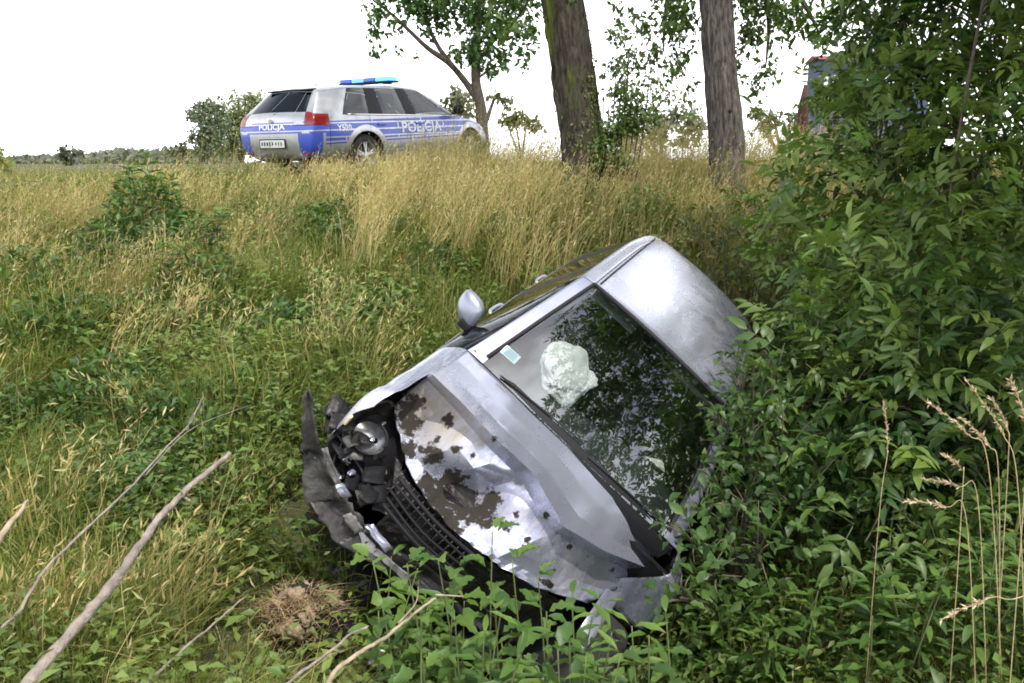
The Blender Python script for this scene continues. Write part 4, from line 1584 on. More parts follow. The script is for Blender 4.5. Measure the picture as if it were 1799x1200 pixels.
# --- how dry / green each place is
def dryness(P):
    x, y = P[:, 0], P[:, 1]
    v = np.clip((y - 5.0) / 4.0, 0, 1) * .55 + (vn(x, y, .8, 3) - .5) * .9 + (vn(x, y, 2.3, 4) - .5) * .35
    v += np.clip((x + 1.5) / 2.5, 0, 1) * np.clip((y - 6) / 2, 0, 1) * .25
    v -= .9 * np.exp(-((x + 1.75) / .5) ** 2 - ((y - 7.6) / 1.3) ** 2)
    v -= np.clip((x - .6) / .8, 0, 1) * np.clip((6.5 - y) / 2, 0, 1) * .7
    return np.clip(v, 0, 1)

def hmul(P):
    x, y = P[:, 0], P[:, 1]
    far = np.clip((y - 7.5) / 1.5, 0, 1)
    v = np.interp(x, [-6, -4, -2.6, -1.7, -.3, .8, 3, 6], [.62, .66, .78, .95, 1.05, .98, .98, 1.0])
    v = v * (1 + .4 * np.exp(-((x + 1.1) / .9) ** 2) * np.clip((y - 9.8) / 1.0, 0, 1) + .35 * np.exp(-((x + 3.3) / .6) ** 2) * np.clip((y - 10.2) / .8, 0, 1))
    return 1 - far * (1 - v)
CLOD = np.array([-.90, 3.02])
def clear(P):
    # torn-up ground round the turf clod, nothing tall between it and the field side
    d = P[:, :2] - CLOD
    a = (np.abs(d[:, 0] - .12) < .42) & (d[:, 1] > -.95) & (d[:, 1] < .22)
    return a
# 1. green and yellowing grass sward
A = Acc()
for n, y0, y1, pw, h0, h1, wd in ((56000, 1.3, 5.0, 1.0, .12, .46, .0054), (80000, 4.2, 9.0, .9, .16, .52, .0074), (70000, 8.2, 12.4, 1.0, .16, .46, .0078), (16000, 16.7, 30, 1.0, .25, .5, .018)):
    P = field_pts(n, y0, y1, pw)
    dr = dryness(P)
    m = len(P)
    pick = rng.random(m)
    cg = cmix((.070, .112, .020), (.180, .215, .048), rng.random(m))
    cy = cmix((.26, .23, .075), (.44, .38, .17), rng.random(m))
    isd = (pick < .11 + .22 * dr)
    c = np.where(isd[:, None], cy, cg)
    h = (h0 + (h1 - h0) * rng.random(m)) * (.45 + 1.0 * vn(P[:, 0], P[:, 1], 1.5, 6)) * hmul(P) * (.7 + .6 * vn(P[:, 0], P[:, 1], 4.5, 16))
    h = np.where(clear(P), h * .28, h)
    ld = 6.3 * vn(P[:, 0], P[:, 1], 1.9, 17) - 2.6 + rng.normal(0, .9, m)
    ln = np.abs(rng.normal(.55, .4, m))
    A.add(*strip_mesh('g', P, h, ld, ln, np.full(m, wd) * (.6 + .8 * rng.random(m)), jitter(c), 3 if y0 < 8 else 2, 2.0, jitter(c * np.array([1.15, 1.08, 1.0]), .1)))
# the same sward goes on outside the picture
n = 34000
y = .3 + 11.8 * rng.random(n)
sd = np.where(rng.random(n) < .5, -1, 1)
x = sd * (y * .66 + .35 + 4.0 * rng.random(n) ** 1.3)
P = np.stack([x, y, H(x, y)], -1)
m = len(P)
c = np.where((rng.random(m) < .28)[:, None], cmix((.26, .23, .075), (.44, .38, .17), rng.random(m)), cmix((.070, .112, .020), (.180, .215, .048), rng.random(m)))
A.add(*strip_mesh('g', P, .18 + .32 * rng.random(m), rng.random(m) * 6.3, np.abs(rng.normal(.5, .35, m)), np.full(m, .016), jitter(c), 2))
o = tag(link('meadow_grass', A.mesh('meadow_grass'), M_GRASS), 'thick green and yellowing grass covering the ditch sides and bank', 'grass', kind='stuff')

# 2. tall dry stalks with feathery heads
A = Acc()
def tall_grass(P, h, ld, ln, c, w=.0032, heads=5, hs=1.0):
    m = len(P)
    A.add(*strip_mesh('d', P, h, ld, ln, np.full(m, w), c, 4, 2.0))
    # head: little spikelets round the upper part of the stalk
    ldv = np.stack([np.cos(ld), np.sin(ld), np.zeros(m)], -1)
    for k in range(heads):
        t = .76 + .25 * (k + rng.random(m) * .6) / heads
        c0 = P + np.array([0, 0, 1.0]) * (h * (t - .42 * np.minimum(ln, 1.4) * t ** 2.4))[:, None] + ldv * (h * ln * t ** 2)[:, None]
        d = unit(ldv * .6 + np.array([0, 0, 1.0]) + rng.standard_normal((m, 3)) * .55)
        L_ = (.03 + .035 * rng.random(m)) * hs
        A.add(*leaf_arrays(c0, d, rng.standard_normal((m, 3)), L_, L_ * .16, c))
for n, y0, y1, h0, h1, thr in ((2000, 1.9, 5.0, .35, .75, .22), (5500, 5.0, 8.5, .42, .92, .40), (14000, 8.0, 12.3, .42, .95, .38), (1500, 16.8, 24, .5, .9, .0)):
    P = field_pts(n, y0, y1)
    dr = dryness(P)
    clump = vn(P[:, 0], P[:, 1], 1.7, 8)
    P = P[~clear(P)]
    dr = dryness(P)
    clump = vn(P[:, 0], P[:, 1], 1.7, 8)
    P = P[(dr * .7 + clump * .5) > thr + .25 * rng.random(len(P))]
    m = len(P)
    c = jitter(cmix((.25, .20, .085), (.46, .39, .20), rng.random(m)), .16)
    g = rng.random(m) < .32
    c[g] = jitter(cmix((.17, .19, .05), (.26, .24, .08), rng.random(g.sum())), .1)
    h = (h0 + (h1 - h0) * rng.random(m) ** 1.2) * np.clip(.62 + .65 * vn(P[:, 0], P[:, 1], .9, 9), .6, 1.2) * hmul(P)
    # lower in front of the parked car and over the trodden track
    tr = np.exp(-(((P[:, 0] + 1.9 + (P[:, 1] - 8) * .12) / .7) ** 2)) * ((P[:, 1] > 6.5) & (P[:, 1] < 11))
    h = h * (1 - .45 * tr)
    tall_grass(P, h, rng.normal(.25, .8, m), np.abs(rng.normal(.32, .22, m)), c, .0036 if y0 < 8 else .0050, 3, .75 if y0 < 5 else 1.0)
# golden tussocks: stalks that fan out of one root and lean together
def tussocks(n, x0, x1, y0, y1, per, h0, h1, spread=.10, gold=True):
    cx = rng.uniform(x0, x1, n)
    cy = rng.uniform(y0, y1, n)
    base = rng.normal(.35, .7, n)
    hh = rng.uniform(h0, h1, n)
    idx = np.repeat(np.arange(n), per)
    m = len(idx)
    r = np.abs(rng.normal(0, spread, m))
    a = rng.random(m) * 2 * math.pi
    x, y = cx[idx] + r * np.cos(a), cy[idx] + r * np.sin(a)
    P = np.stack([x, y, H(x, y)], -1)
    k = in_view(P + np.array([0, 0, .4]), .2) & ~in_cars(P + np.array([0, 0, .1])) & ~in_cars(P + np.array([0, 0, .35])) & ~clear(P)
    P, a, idx = P[k], a[k], idx[k]
    m = len(P)
    h = hh[idx] * (.6 + .5 * rng.random(m))
    ld = base[idx] + .5 * np.sin(a - base[idx]) + rng.normal(0, .45, m)
    tone = rng.random(n)[idx]
    c = jitter(cmix((.36, .28, .115), (.64, .54, .28), np.clip(tone * .6 + .4 * rng.random(m), 0, 1)), .12) if gold else jitter(cmix((.12, .15, .04), (.26, .26, .08), tone), .15)
    tall_grass(P, h, ld, np.abs(rng.normal(.42, .2, m)), c, .0052 if y0 > 5 else .0034, 3, 1.0)
tussocks(85, -1.7, .5, 7.0, 11.4, 30, .75, 1.15, .12)
tussocks(46, -3.6, -.9, 10.8, 12.3, 24, .36, .62, .10)
tussocks(26, -2.6, -1.2, 8.6, 10.6, 26, .55, .85, .10)
tussocks(36, .6, 3.8, 7.6, 9.2, 28, .4, .7, .12)
tussocks(44, .6, 3.8, 9.6, 11.5, 30, .7, 1.1, .12)
tussocks(70, -5.5, -2.3, 6.4, 10.6, 26, .55, .85, .12)
tussocks(42, -4.2, -.9, 3.4, 7.0, 24, .40, .75, .10)
tussocks(16, -2.2, -.9, 2.2, 3.6, 20, .35, .60, .08)
tussocks(110, -5, 3, 6.0, 11.5, 40, .35, .6, .14, False)
tag(link('dry_grass', A.mesh('dry_grass'), M_GRASS), 'tall straw coloured grass with feathery seed heads along the bank', 'grass', kind='stuff')

# 3. herbs between the grass
A = Acc()
for n, y0, y1, s0, s1 in ((9500, 1.4, 5.2, .03, .085), (11000, 4.6, 8.6, .04, .10), (6500, 8.0, 12.0, .05, .11)):
    P = field_pts(n, y0, y1)
    dr = dryness(P)
    cl = vn(P[:, 0], P[:, 1], 1.4, 12)
    keep = (rng.random(len(P)) < np.clip(1.15 - 1.1 * dr, .08, 1)) & (cl > .28) & (~clear(P) | (rng.random(len(P)) < .25))
    P = P[keep]
    cl = cl[keep]
    m = len(P)
    hh = (.10 + .28 * rng.random(m)) * (.5 + cl)
    tone = cmix((.070, .128, .024), (.165, .220, .046), vn(P[:, 0], P[:, 1], 2.2, 14))
    for k in range(7):
        a = rng.random(m) * 2 * math.pi
        t = (k + .6) / 7
        d = np.stack([np.cos(a), np.sin(a), .25 + .5 * rng.random(m) - .4 * (1 - t)], -1)
        pos = P + np.array([0, 0, 1.0]) * (hh * t)[:, None] + rng.standard_normal((m, 3)) * .02
        Ls = (s0 + (s1 - s0) * rng.random(m)) * (1.15 - .4 * t)
        A.add(*leaf_arrays(pos, d, np.array([[0, 0, 1.0]]) + rng.standard_normal((m, 3)) * .35, Ls, Ls * (.38 + .25 * rng.random(m)), jitter(tone, .2)))
# thick leafy patches that stand above the sward
def thicket(x0, y0, r, h, n, s0, tone):
    q = unit(rng.standard_normal((n, 3)))
    rad = rng.random(n) ** .4
    P = np.stack([x0 + q[:, 0] * r * rad, y0 + q[:, 1] * r * rad, np.zeros(n)], -1)
    P[:, 2] = H(P[:, 0], P[:, 1]) + np.abs(q[:, 2]) * h * rad + .04
    k = ~in_cars(P, .03) & ~clear(P)
    P, q = P[k], q[k]
    m = len(P)
    d = q * np.array([1, 1, .4]) + rng.standard_normal((m, 3)) * .6
    Ls = s0 * (.6 + .8 * rng.random(m))
    c = jitter(cmix((.040, .090, .020), (.115, .185, .036), np.clip(tone + .35 * rng.standard_normal(m), 0, 1)), .18)
    A.add(*leaf_arrays(P, d, np.array([[0, 0, 1.0]]) + rng.standard_normal((m, 3)) * .5, Ls, Ls * (.3 + .3 * rng.random(m)), c))
for (px, dep, r, h, n) in ((262, 8.2, .45, .75, 1500), (320, 7.6, .45, .55, 1200), (200, 7.6, .4, .5, 900), (560, 8.6, .45, .45, 1200), (590, 8.0, .4, .40, 900), (30, 6.4, .5, .55, 1200), (90, 5.6, .45, .45, 900), (360, 6.6, .4, .4, 900), (230, 6.0, .4, .35, 800),
                           (560, 7.0, .35, .35, 700), (690, 6.4, .35, .3, 700), (1010, 9.0, .4, .45, 700), (1130, 8.6, .4, .45, 800), (470, 5.6, .4, .35, 800), (180, 4.6, .35, .3, 700), (400, 4.4, .4, .28, 800), (60, 4.2, .35, .28, 600), (300, 3.8, .4, .25, 800), (480, 3.7, .35, .22, 600), (120, 3.2, .35, .22, 600), (760, 7.2, .35, .35, 700), (900, 8.0, .4, .4, 700)):
    thicket((px - CX) / FPX * dep, dep, r, h, n, .055 if dep < 5 else .075, rng.random() * .7)
for _ in range(60):
    dep = rng.uniform(3.2, 10.5)
    thicket(rng.uniform(-.66, .05) * dep, dep, rng.uniform(.18, .4), rng.uniform(.18, .42), 320, .05 if dep < 5 else .07, rng.random())
tag(link('meadow_herbs', A.mesh('meadow_herbs'), M_LEAFV), 'low broad leaved herbs growing thickly among the grass', 'herbs', kind='stuff')

# ------------------------------------------------------------------ leaf shapes for single leaves
def leaf_shape(name, length, width, kind='ovate', seg=5, fold=.16, droop=.2, stalk=.15):
    bm = bmesh.new()
    L_, Rr, Cc = [], [], []
    for i in range(seg + 1):
        t = i / seg
        if kind == 'lance': wd = math.sin(math.pi * min(1, t * .92 + .05)) ** 1.3
        elif kind == 'heart': wd = (1 - t) ** .8 * min(1, (t + .10) * 5) * 1.1
        else: wd = math.sin(math.pi * t ** .75) ** .8 if 0 < t < 1 else 0
        if kind == 'lobed': wd *= 1 + .32 * math.cos(t * 4 * math.pi + .5)
        if kind in ('ovate', 'heart') and 0 < i < seg: wd *= 1.0 + (.06 if i % 2 else -.06)
        z = -droop * length * t * t + .018 * length * math.sin(t * 9 + length * 50)
        c = Vector((length * (stalk + t), 0, z))
        Cc.append(bm.verts.new(c))
        if 0 < i < seg:
            y = wd * width / 2
            wv_ = .05 * length * (1 if i % 2 else -1) * (.5 if kind == 'lance' else 1)
            L_.append(bm.verts.new(c + Vector((length * .05, y, fold * y * 2 + wv_))))
            Rr.append(bm.verts.new(c + Vector((length * .05, -y * .93, fold * y * 2 - wv_ * .8))))
    for side, flip in ((L_, False), (Rr, True)):
        fs = [(Cc[0], Cc[1], side[0])]
        for i in range(seg - 2):
            fs.append((Cc[i + 1], Cc[i + 2], side[i + 1], side[i]))
        fs.append((Cc[seg - 1], Cc[seg], side[-1]))
        for f in fs: bm.faces.new(f if not flip else f[::-1])
    # stalk
    a = bm.verts.new((0, -.0015, 0))
    b = bm.verts.new((0, .0015, 0))
    bm.faces.new((a, b, Cc[0]))
    me = bpy.data.meshes.new(name)
    bm.to_mesh(me)
    bm.free()
    me.shade_smooth()
    return me

def orient(d, n):
    d = Vector(d).normalized()
    n = Vector(n)
    s = n.cross(d)
    if s.length < 1e-4: s = Vector((1, 0, 0)).cross(d)
    s.normalize()
    n = d.cross(s)
    return Matrix((d, s, n)).transposed().to_quaternion()

def put_leaf(me, pos, d, n, sc, parent):
    o = bpy.data.objects.new('leaf', me)
    COL.objects.link(o)
    o.parent = parent
    o.location = Vector(pos) - parent.location
    o.rotation_mode = 'QUATERNION'
    o.rotation_quaternion = orient(d, n)
    o.scale = (sc, sc, sc)
    return o

# compound elder leaf: rachis with seven leaflets
def elder_leaf(name, pairs, seed):
    r = random.Random(seed)
    V, F = [], []
    def lf(p, ang, ln, wd):
        i = len(V)
        d = Vector((math.cos(ang), math.sin(ang), r.uniform(-.25, .05)))
        s = Vector((-math.sin(ang), math.cos(ang), r.uniform(-.2, .2)))
        p = Vector(p)
        pts = [p, p + d * ln * .3 + s * wd * .42 + Vector((0, 0, .006)), p + d * ln * .33, p + d * ln * .3 - s * wd * .42 + Vector((0, 0, .006)),
               p + d * ln * .66 + s * wd * .34 - Vector((0, 0, .004)), p + d * ln * .66 - Vector((0, 0, .012)), p + d * ln * .66 - s * wd * .34 - Vector((0, 0, .004)), p + d * ln - Vector((0, 0, .035))]
        V.extend(pts)
        F.extend([(i, i + 2, i + 1), (i, i + 3, i + 2), (i + 1, i + 2, i + 5, i + 4), (i + 2, i + 3, i + 6, i + 5), (i + 4, i + 5, i + 7), (i + 5, i + 6, i + 7)])
    L_ = .19
    for k in range(pairs):
        t = .38 + .6 * k / max(1, pairs)
        z = -.05 * t * t
        for s in (1, -1): lf((L_ * t, 0, z), s * r.uniform(.85, 1.2), r.uniform(.085, .115), r.uniform(.036, .048))
    lf((L_, 0, -.05), r.uniform(-.15, .15), .125, .05)
    i = len(V)
    V.extend([Vector((0, -.002, 0)), Vector((0, .002, 0)), Vector((L_, 0, -.05))])
    F.append((i, i + 1, i + 2))
    me = bpy.data.meshes.new(name)
    me.from_pydata([tuple(v) for v in V], [], F)
    me.update()
    me.shade_smooth()
    return me
ELDER = [elder_leaf('elder_leaf', p, s) for p, s in ((3, 1), (2, 2), (3, 3), (2, 4))]
M_ELDER = foliage('elder_leaf', (.036, .084, .017), (.145, .215, .041), trans=.26, rough=.42, spec=.45)
for me in ELDER: me.materials.append(M_ELDER)
ELD = []
for me in ELDER:
    co = np.array([v.co[:] for v in me.vertices])
    tr = []
    me.calc_loop_triangles()
    for t_ in me.loop_triangles: tr.append(tuple(t_.vertices))
    ELD.append((co, np.array(tr)))

def instances(template, pos, d, n, sc, col):
    co, tr = template
    d = unit(d)
    s = unit(np.cross(n, d))
    nn = np.cross(d, s)
    V = pos[:, None, :] + sc[:, None, None] * (co[None, :, 0:1] * d[:, None, :] + co[None, :, 1:2] * s[:, None, :] + co[None, :, 2:3] * nn[:, None, :])
    N, K = V.shape[:2]
    T = (tr[None] + (np.arange(N) * K)[:, None, None]).reshape(-1, 3)
    return V.reshape(-1, 3), T, np.repeat(col, K, 0)

def lobes_sample(lobes, dens, inner=.35):
    """points on and inside leafy lobes -> position, outward direction, depth in the lobe"""
    P, O, D = [], [], []
    for (c, r, k) in lobes:
        m = int(dens * k * (r / .5) ** 2)
        u = unit(rng.standard_normal((m, 3)))
        q = np.where(rng.random(m) < inner, rng.random(m) ** .5 * .85, .82 + .22 * rng.random(m))
        bump = 1 + .28 * (vn(u[:, 0] * 2 + c[0] * 3, u[:, 1] * 2 + u[:, 2] * 2, 1.3, 21) - .5) * 2
        P.append(np.array(c) + u * (r * q * bump)[:, None] * np.array([1, 1, .92]))
        O.append(u)
        D.append(q)
    return np.concatenate(P), np.concatenate(O), np.concatenate(D)

def lob(px, py, dep, rpx, k=1.0):
    return (unproj(px, py, dep), rpx * dep / FPX, k)

# ------------------------------------------------------------------ big elder bush
M_BARK = plain('grey_brown_bark', (.085, .070, .055), .9, bump=.8, bscale=40, var=.4, vscale=20)
M_TWIG = plain('green_brown_twig', (.10, .095, .05), .8, var=.3, vscale=20)
eb = empty('elder_bush', (2.75, 5.2, float(H(2.75, 5.2))), 'tall dense elder bush leaning over the wrecked car', 'bush')
lobes = [lob(1740, 90, 5.3, 240, 1.1), lob(1600, 60, 5.5, 130), lob(1590, 250, 5.2, 180, 1.1), lob(1555, 200, 5.4, 80), lob(1760, 330, 5.0, 200, 1.1), lob(1500, 330, 5.6, 95), lob(1560, 420, 5.0, 190),
         lob(1440, 440, 5.9, 95), lob(1455, 590, 4.5, 110, 1.2), lob(1530, 560, 4.4, 130, 1.1), lob(1680, 520, 4.5, 190, 1.1), lob(1780, 620, 4.2, 190), lob(1600, 720, 4.1, 170), lob(1470, 720, 4.2, 130), lob(1720, 800, 3.9, 160), lob(1560, 880, 3.8, 130),
         lob(1370, 335, 6.0, 40), lob(1540, 120, 5.5, 70), lob(1880, 300, 4.9, 260), lob(1900, 700, 4.2, 240), lob(1640, -90, 5.6, 200), lob(1850, -150, 5.5, 300), lob(1420, 660, 4.35, 100, 1.1),
         ((3.1, 4.2, 3.5), 1.0, .8), ((2.9, 5.1, 3.4), .9, .8), ((3.7, 3.7, 4.1), 1.1, .8), ((3.9, 5.0, 4.3), 1.2, .8), ((3.3, 5.8, 4.4), 1.1, .8), ((3.5, 4.5, 5.4), 1.0, .7), ((3.6, 3.0, 3.0), .9, .8), ((3.2, 2.8, 3.7), .8, .7), ((3.9, 3.2, 2.1), .8, .7)]
P, O, D = lobes_sample(lobes, 130, .36)
k = ~in_cars(P, .10)
P, O, D = P[k], O[k], D[k]
m = len(P)
dirs = unit(O * .9 + rng.standard_normal((m, 3)) * .55 + np.array([0, 0, -.05]))
nrm = unit(np.array([[0, 0, 1.0]]) + O * .45 + rng.standard_normal((m, 3)) * .35)
scl = .58 + .55 * rng.random(m) ** 1.2
dist = np.linalg.norm(P - EYE, axis=1)
vis = in_view(P, -.02) & (D > .8) & ((O * (EYE - P)).sum(1) > 0)
order = np.argsort(np.where(vis, dist + rng.random(m) * 1.2, 99))
solo = order[:270]
rest = np.setdiff1d(np.arange(m), solo)
for i in solo:
    put_leaf(ELDER[i % 4], P[i], dirs[i], nrm[i], float(scl[i]), eb)
A = Acc()
colr = jitter(cmix((.028, .070, .015), (.140, .212, .040), np.clip(rng.random(m) * .6 + 1.1 * vn(P[:, 0] + P[:, 1], P[:, 2], 2.2, 4) - .35, 0, 1)), .16)  # lit and shaded leaf patches painted into the colour by position noise
for v in range(4):
    q = rest[rest % 4 == v]
    A.add(*instances(ELD[v], P[q], dirs[q], nrm[q], scl[q], colr[q]))
fo = link('foliage', A.mesh('foliage', True), M_LEAFV, eb)
fo.location = -Vector(eb.location)
fo['kind'] = 'stuff'
for (c, r, kk) in lobes:
    if r < .2: continue
    b = np.array(eb.location) + np.array([random.uniform(-.5, .6), random.uniform(-.6, .6), 0])
    b[2] = H(b[0], b[1]) - .05
    mid = (b + c) / 2 + np.array([random.uniform(-.15, .15), random.uniform(-.15, .15), .15])
    t = tube('stem', smooth_path([b, mid, np.array(c)], 6), np.linspace(.017, .005, 13), M_BARK, eb, 7, .15)
    t.location = -Vector(eb.location)
    for q in range(5):
        e = np.array(c) + unit(rng.standard_normal(3)) * r * .9
        t = tube('twig', smooth_path([mid * .3 + np.array(c) * .7, (np.array(c) + e) / 2, e], 4), np.linspace(.008, .002, 9), M_TWIG, eb, 5)
        t.location = -Vector(eb.location)

def simple_bush(name, label, base, lobes, dens, Ls, cA, cB, nsolo, leafkind, group=None, inner=.35, wid=.45, trans=.26, stems=True, avoid=True):
    root = empty(name, base, label, 'bush', group)
    P, O, D = lobes_sample(lobes, dens, inner)
    if avoid:
        k = ~in_cars(P, .03)
        P, O, D = P[k], O[k], D[k]
    m = len(P)
    d = unit(O * .6 + rng.standard_normal((m, 3)) * .7)
    n = unit(np.array([[0, 0, 1.0]]) + O * .4 + rng.standard_normal((m, 3)) * .5)
    Ln = Ls * (.6 + .7 * rng.random(m))
    dist = np.linalg.norm(P - EYE, axis=1)
    vis = in_view(P, -.02) & (D > .8) & ((O * (EYE - P)).sum(1) > 0)
    order = np.argsort(np.where(vis, dist + rng.random(m), 99))
    solo = order[:nsolo]
    rest = np.setdiff1d(np.arange(m), solo)
    if nsolo:
        me = leaf_shape(name + '_leaf', Ls, Ls * wid, leafkind)
        me.materials.append(foliage(name + '_leafmat', cA, cB, trans))
        for i in solo: put_leaf(me, P[i], d[i], n[i], float(Ln[i] / Ls), root)
    A = Acc()
    c = jitter(cmix(cA, cB, rng.random(m)), .15)
    A.add(*leaf_arrays(P[rest], d[rest], n[rest], Ln[rest], Ln[rest] * wid, c[rest]))
    f = link('foliage', A.mesh('foliage'), M_LEAFV, root)
    f.location = -Vector(root.location)
    f['kind'] = 'stuff'
    if stems:
        for (c_, r, kk) in lobes:
            b = np.array(base) + np.array([random.uniform(-.15, .15), random.uniform(-.15, .15), -.05])
            mid = (b + np.array(c_)) / 2 + np.array([0, 0, .08])
            t = tube('stem', smooth_path([b, mid, np.array(c_)], 5), np.linspace(.016, .004, 11), M_BARK, root, 6, .15)
            t.location = -Vector(root.location)
            for q in range(6):
                e = np.array(c_) + unit(rng.standard_normal(3)) * r * 1.0
                t = tube('twig', smooth_path([mid * .2 + np.array(c_) * .8, (np.array(c_) + e) / 2, e], 4), np.linspace(.005, .0015, 9), M_TWIG, root, 5)
                t.location = -Vector(root.location)
    return root
gz = lambda x, y: (x, y, float(H(x, y)))
# dark small-leaved shrub pressed against the driver's side of the wreck
simple_bush('hedge_shrub', 'dark small-leaved shrub pressed against the windshield corner of the wrecked car', gz(1.35, 4.15),
            [lob(1325, 690, 4.15, 58, 1.2), lob(1305, 770, 4.0, 60, 1.2), lob(1380, 780, 4.0, 90, 1.1), lob(1310, 860, 3.85, 75, 1.1), lob(1410, 870, 3.8, 100), lob(1285, 930, 3.7, 60), lob(1365, 650, 4.2, 50), lob(1262, 720, 4.1, 34, 1.3), lob(1255, 835, 3.8, 42, 1.3), lob(1300, 645, 4.3, 40, 1.1), lob(1215, 945, 3.25, 46, 1.3), lob(1245, 1010, 3.1, 60, 1.2), lob(1195, 1050, 3.0, 50, 1.2), lob(1235, 885, 3.5, 40, 1.3), lob(1330, 960, 3.4, 80, 1.1)],
            520, .062, (.030, .068, .016), (.072, .135, .026), 110, 'ovate', wid=.55)
# shrub behind the roof
simple_bush('roof_side_shrub', 'olive green shrub with fine twigs behind the roof of the wrecked car', gz(2.1, 6.9),
            [lob(1270, 400, 7.2, 70), lob(1340, 430, 7.0, 90), lob(1300, 470, 7.0, 55), lob(1350, 370, 7.3, 70), lob(1375, 520, 5.9, 50), lob(1410, 500, 6.2, 80), lob(1220, 400, 7.4, 36, .6), lob(1200, 445, 6.3, 16, 1.0)],
            330, .075, (.055, .085, .022), (.13, .15, .04), 60, 'ovate', wid=.45)

# ------------------------------------------------------------------ leafy weeds as single plants
M_WEED = foliage('weed_leaf', (.060, .130, .024), (.135, .220, .042), trans=.3, rough=.45)
M_WEEDD = foliage('weed_leaf_dark', (.040, .092, .020), (.085, .150, .032), trans=.25, rough=.45)
M_STALK = plain('green_stalk', (.12, .15, .05), .7)
LANCE = [leaf_shape('lance_leaf', .115, .026, 'lance', 5, .2, .25, .05), leaf_shape('lance_leaf', .10, .030, 'lance', 5, .15, .4, .05)]
BROAD = [leaf_shape('broad_leaf', .085, .066, 'heart', 8, .12, .35, .28), leaf_shape('broad_leaf', .085, .058, 'lobed', 9, .16, .45, .25), leaf_shape('broad_leaf', .075, .056, 'ovate', 8, .25, .2, .3)]
for me in LANCE: me.materials.append(M_WEEDD)
for me in BROAD: me.materials.append(M_WEED)
LANCEB = [me.copy() for me in LANCE]
for me in LANCEB:
    me.materials.clear()
    me.materials.append(M_WEED)
OVAL = [leaf_shape('oval_leaf', .08, .045, 'ovate', 6, .14, .3, .12)]
OVAL[0].materials.append(M_WEEDD)

def weed(name, label, group, base, top, leaves, nl, sc, bend=.1, whorl=2, up=.3, cat='plant'):
    base = np.array(base, float)
    top = np.array(top, float)
    root = empty(name, base, label, cat, group)
    side = np.array([random.uniform(-1, 1), random.uniform(-1, 1), 0]) * bend
    path = smooth_path([base - np.array([0, 0, .03]), (base + top) / 2 + side, top], 6)
    t = tube('stem', path, np.linspace(.0045, .0016, len(path)) * max(.7, min(1.3, sc)), M_STALK, root, 5)
    t.location = -Vector(root.location)
    az = random.uniform(0, 6)
    for k in range(nl):
        f = .18 + .82 * (k // whorl * whorl + whorl) / (nl + whorl)
        if k >= nl - whorl: f = 1.0
        p = path[min(len(path) - 1, int(round(f * (len(path) - 1))))]
        az += 2 * math.pi / whorl if k % whorl else 1.35 + random.uniform(-.3, .3)
        d = (math.cos(az), math.sin(az), up + random.uniform(-.25, .25) + .5 * max(0, f - .8) * 3)
        n = (random.uniform(-.25, .25) - .4 * d[0] * up, random.uniform(-.25, .25) - .4 * d[1] * up, 1)
        put_leaf(random.choice(leaves), p, d, n, sc * random.uniform(.75, 1.15) * (1.1 - .45 * f), root)
    return root

def ground_hit(px, py, lift=0.0):
    """where a view ray meets the ground (used to stand plants where the photo shows them)"""
    d = FW * FPX + RT * (px - CX) - UP * (py - CY)
    d = d / np.linalg.norm(d)
    for s in np.arange(1.0, 40, .03):
        p = EYE + d * s
        if p[2] <= H(p[0], p[1]) + lift: return np.array([p[0], p[1], float(H(p[0], p[1]))])
    return None

# bright broad-leaved plants in front of the bumper
spec = [((690, 1090), (655, 985), 2.75), ((700, 1120), (665, 1075), 2.6), ((735, 1110), (715, 990), 2.7), ((790, 1130), (770, 985), 2.7), ((815, 1120), (800, 1000), 2.75), ((905, 1130), (900, 985), 2.75), ((930, 1150), (945, 1010), 2.7),
        ((880, 1100), (865, 935), 2.85), ((860, 1170), (870, 1060), 2.5), ((760, 1180), (740, 1080), 2.45)]
for (b, t, dep) in spec:
    B = unproj(b[0], b[1] + 60, dep)
    T_ = unproj(*t, dep)
    gzz = float(H(B[0], B[1]))
    B[2] = min(B[2], gzz) if gzz < B[2] + .3 else B[2]
    weed('bright_weed', 'bright light green broad-leaved plant in front of the torn bumper', 'bright plants in front of the bumper', (B[0], B[1], gzz), T_, BROAD, 13, 1.4, .05, 2, .35)
# greener plants that close the gap under the hood corner
for (tx, ty, dep, nl_) in ((960, 1075, 2.45, 14), (1000, 1095, 2.4, 14), (1040, 1085, 2.5, 16), (1075, 1110, 2.4, 14), (1110, 1100, 2.5, 16), (980, 1140, 2.3, 14), (1140, 1115, 2.45, 14), (1030, 1150, 2.3, 14), (920, 1110, 2.35, 14), (1090, 1150, 2.3, 14),
                           (880, 1075, 2.5, 14), (1060, 1060, 2.6, 14), (850, 1120, 2.4, 12), (1170, 1080, 2.6, 14), (800, 1095, 2.5, 12), (1005, 1050, 2.62, 12)):
    T_ = unproj(tx, ty, dep)
    bx_, by_ = T_[0] + random.uniform(-.05, .05), T_[1] + random.uniform(-.08, .02)
    weed('narrow_weed', 'light green narrow-leaved weed under the crumpled hood', 'narrow-leaved weeds under the hood', (bx_, by_, float(H(bx_, by_))), T_, LANCEB + OVAL, nl_ + 6, 1.5, .06, 2, .35)
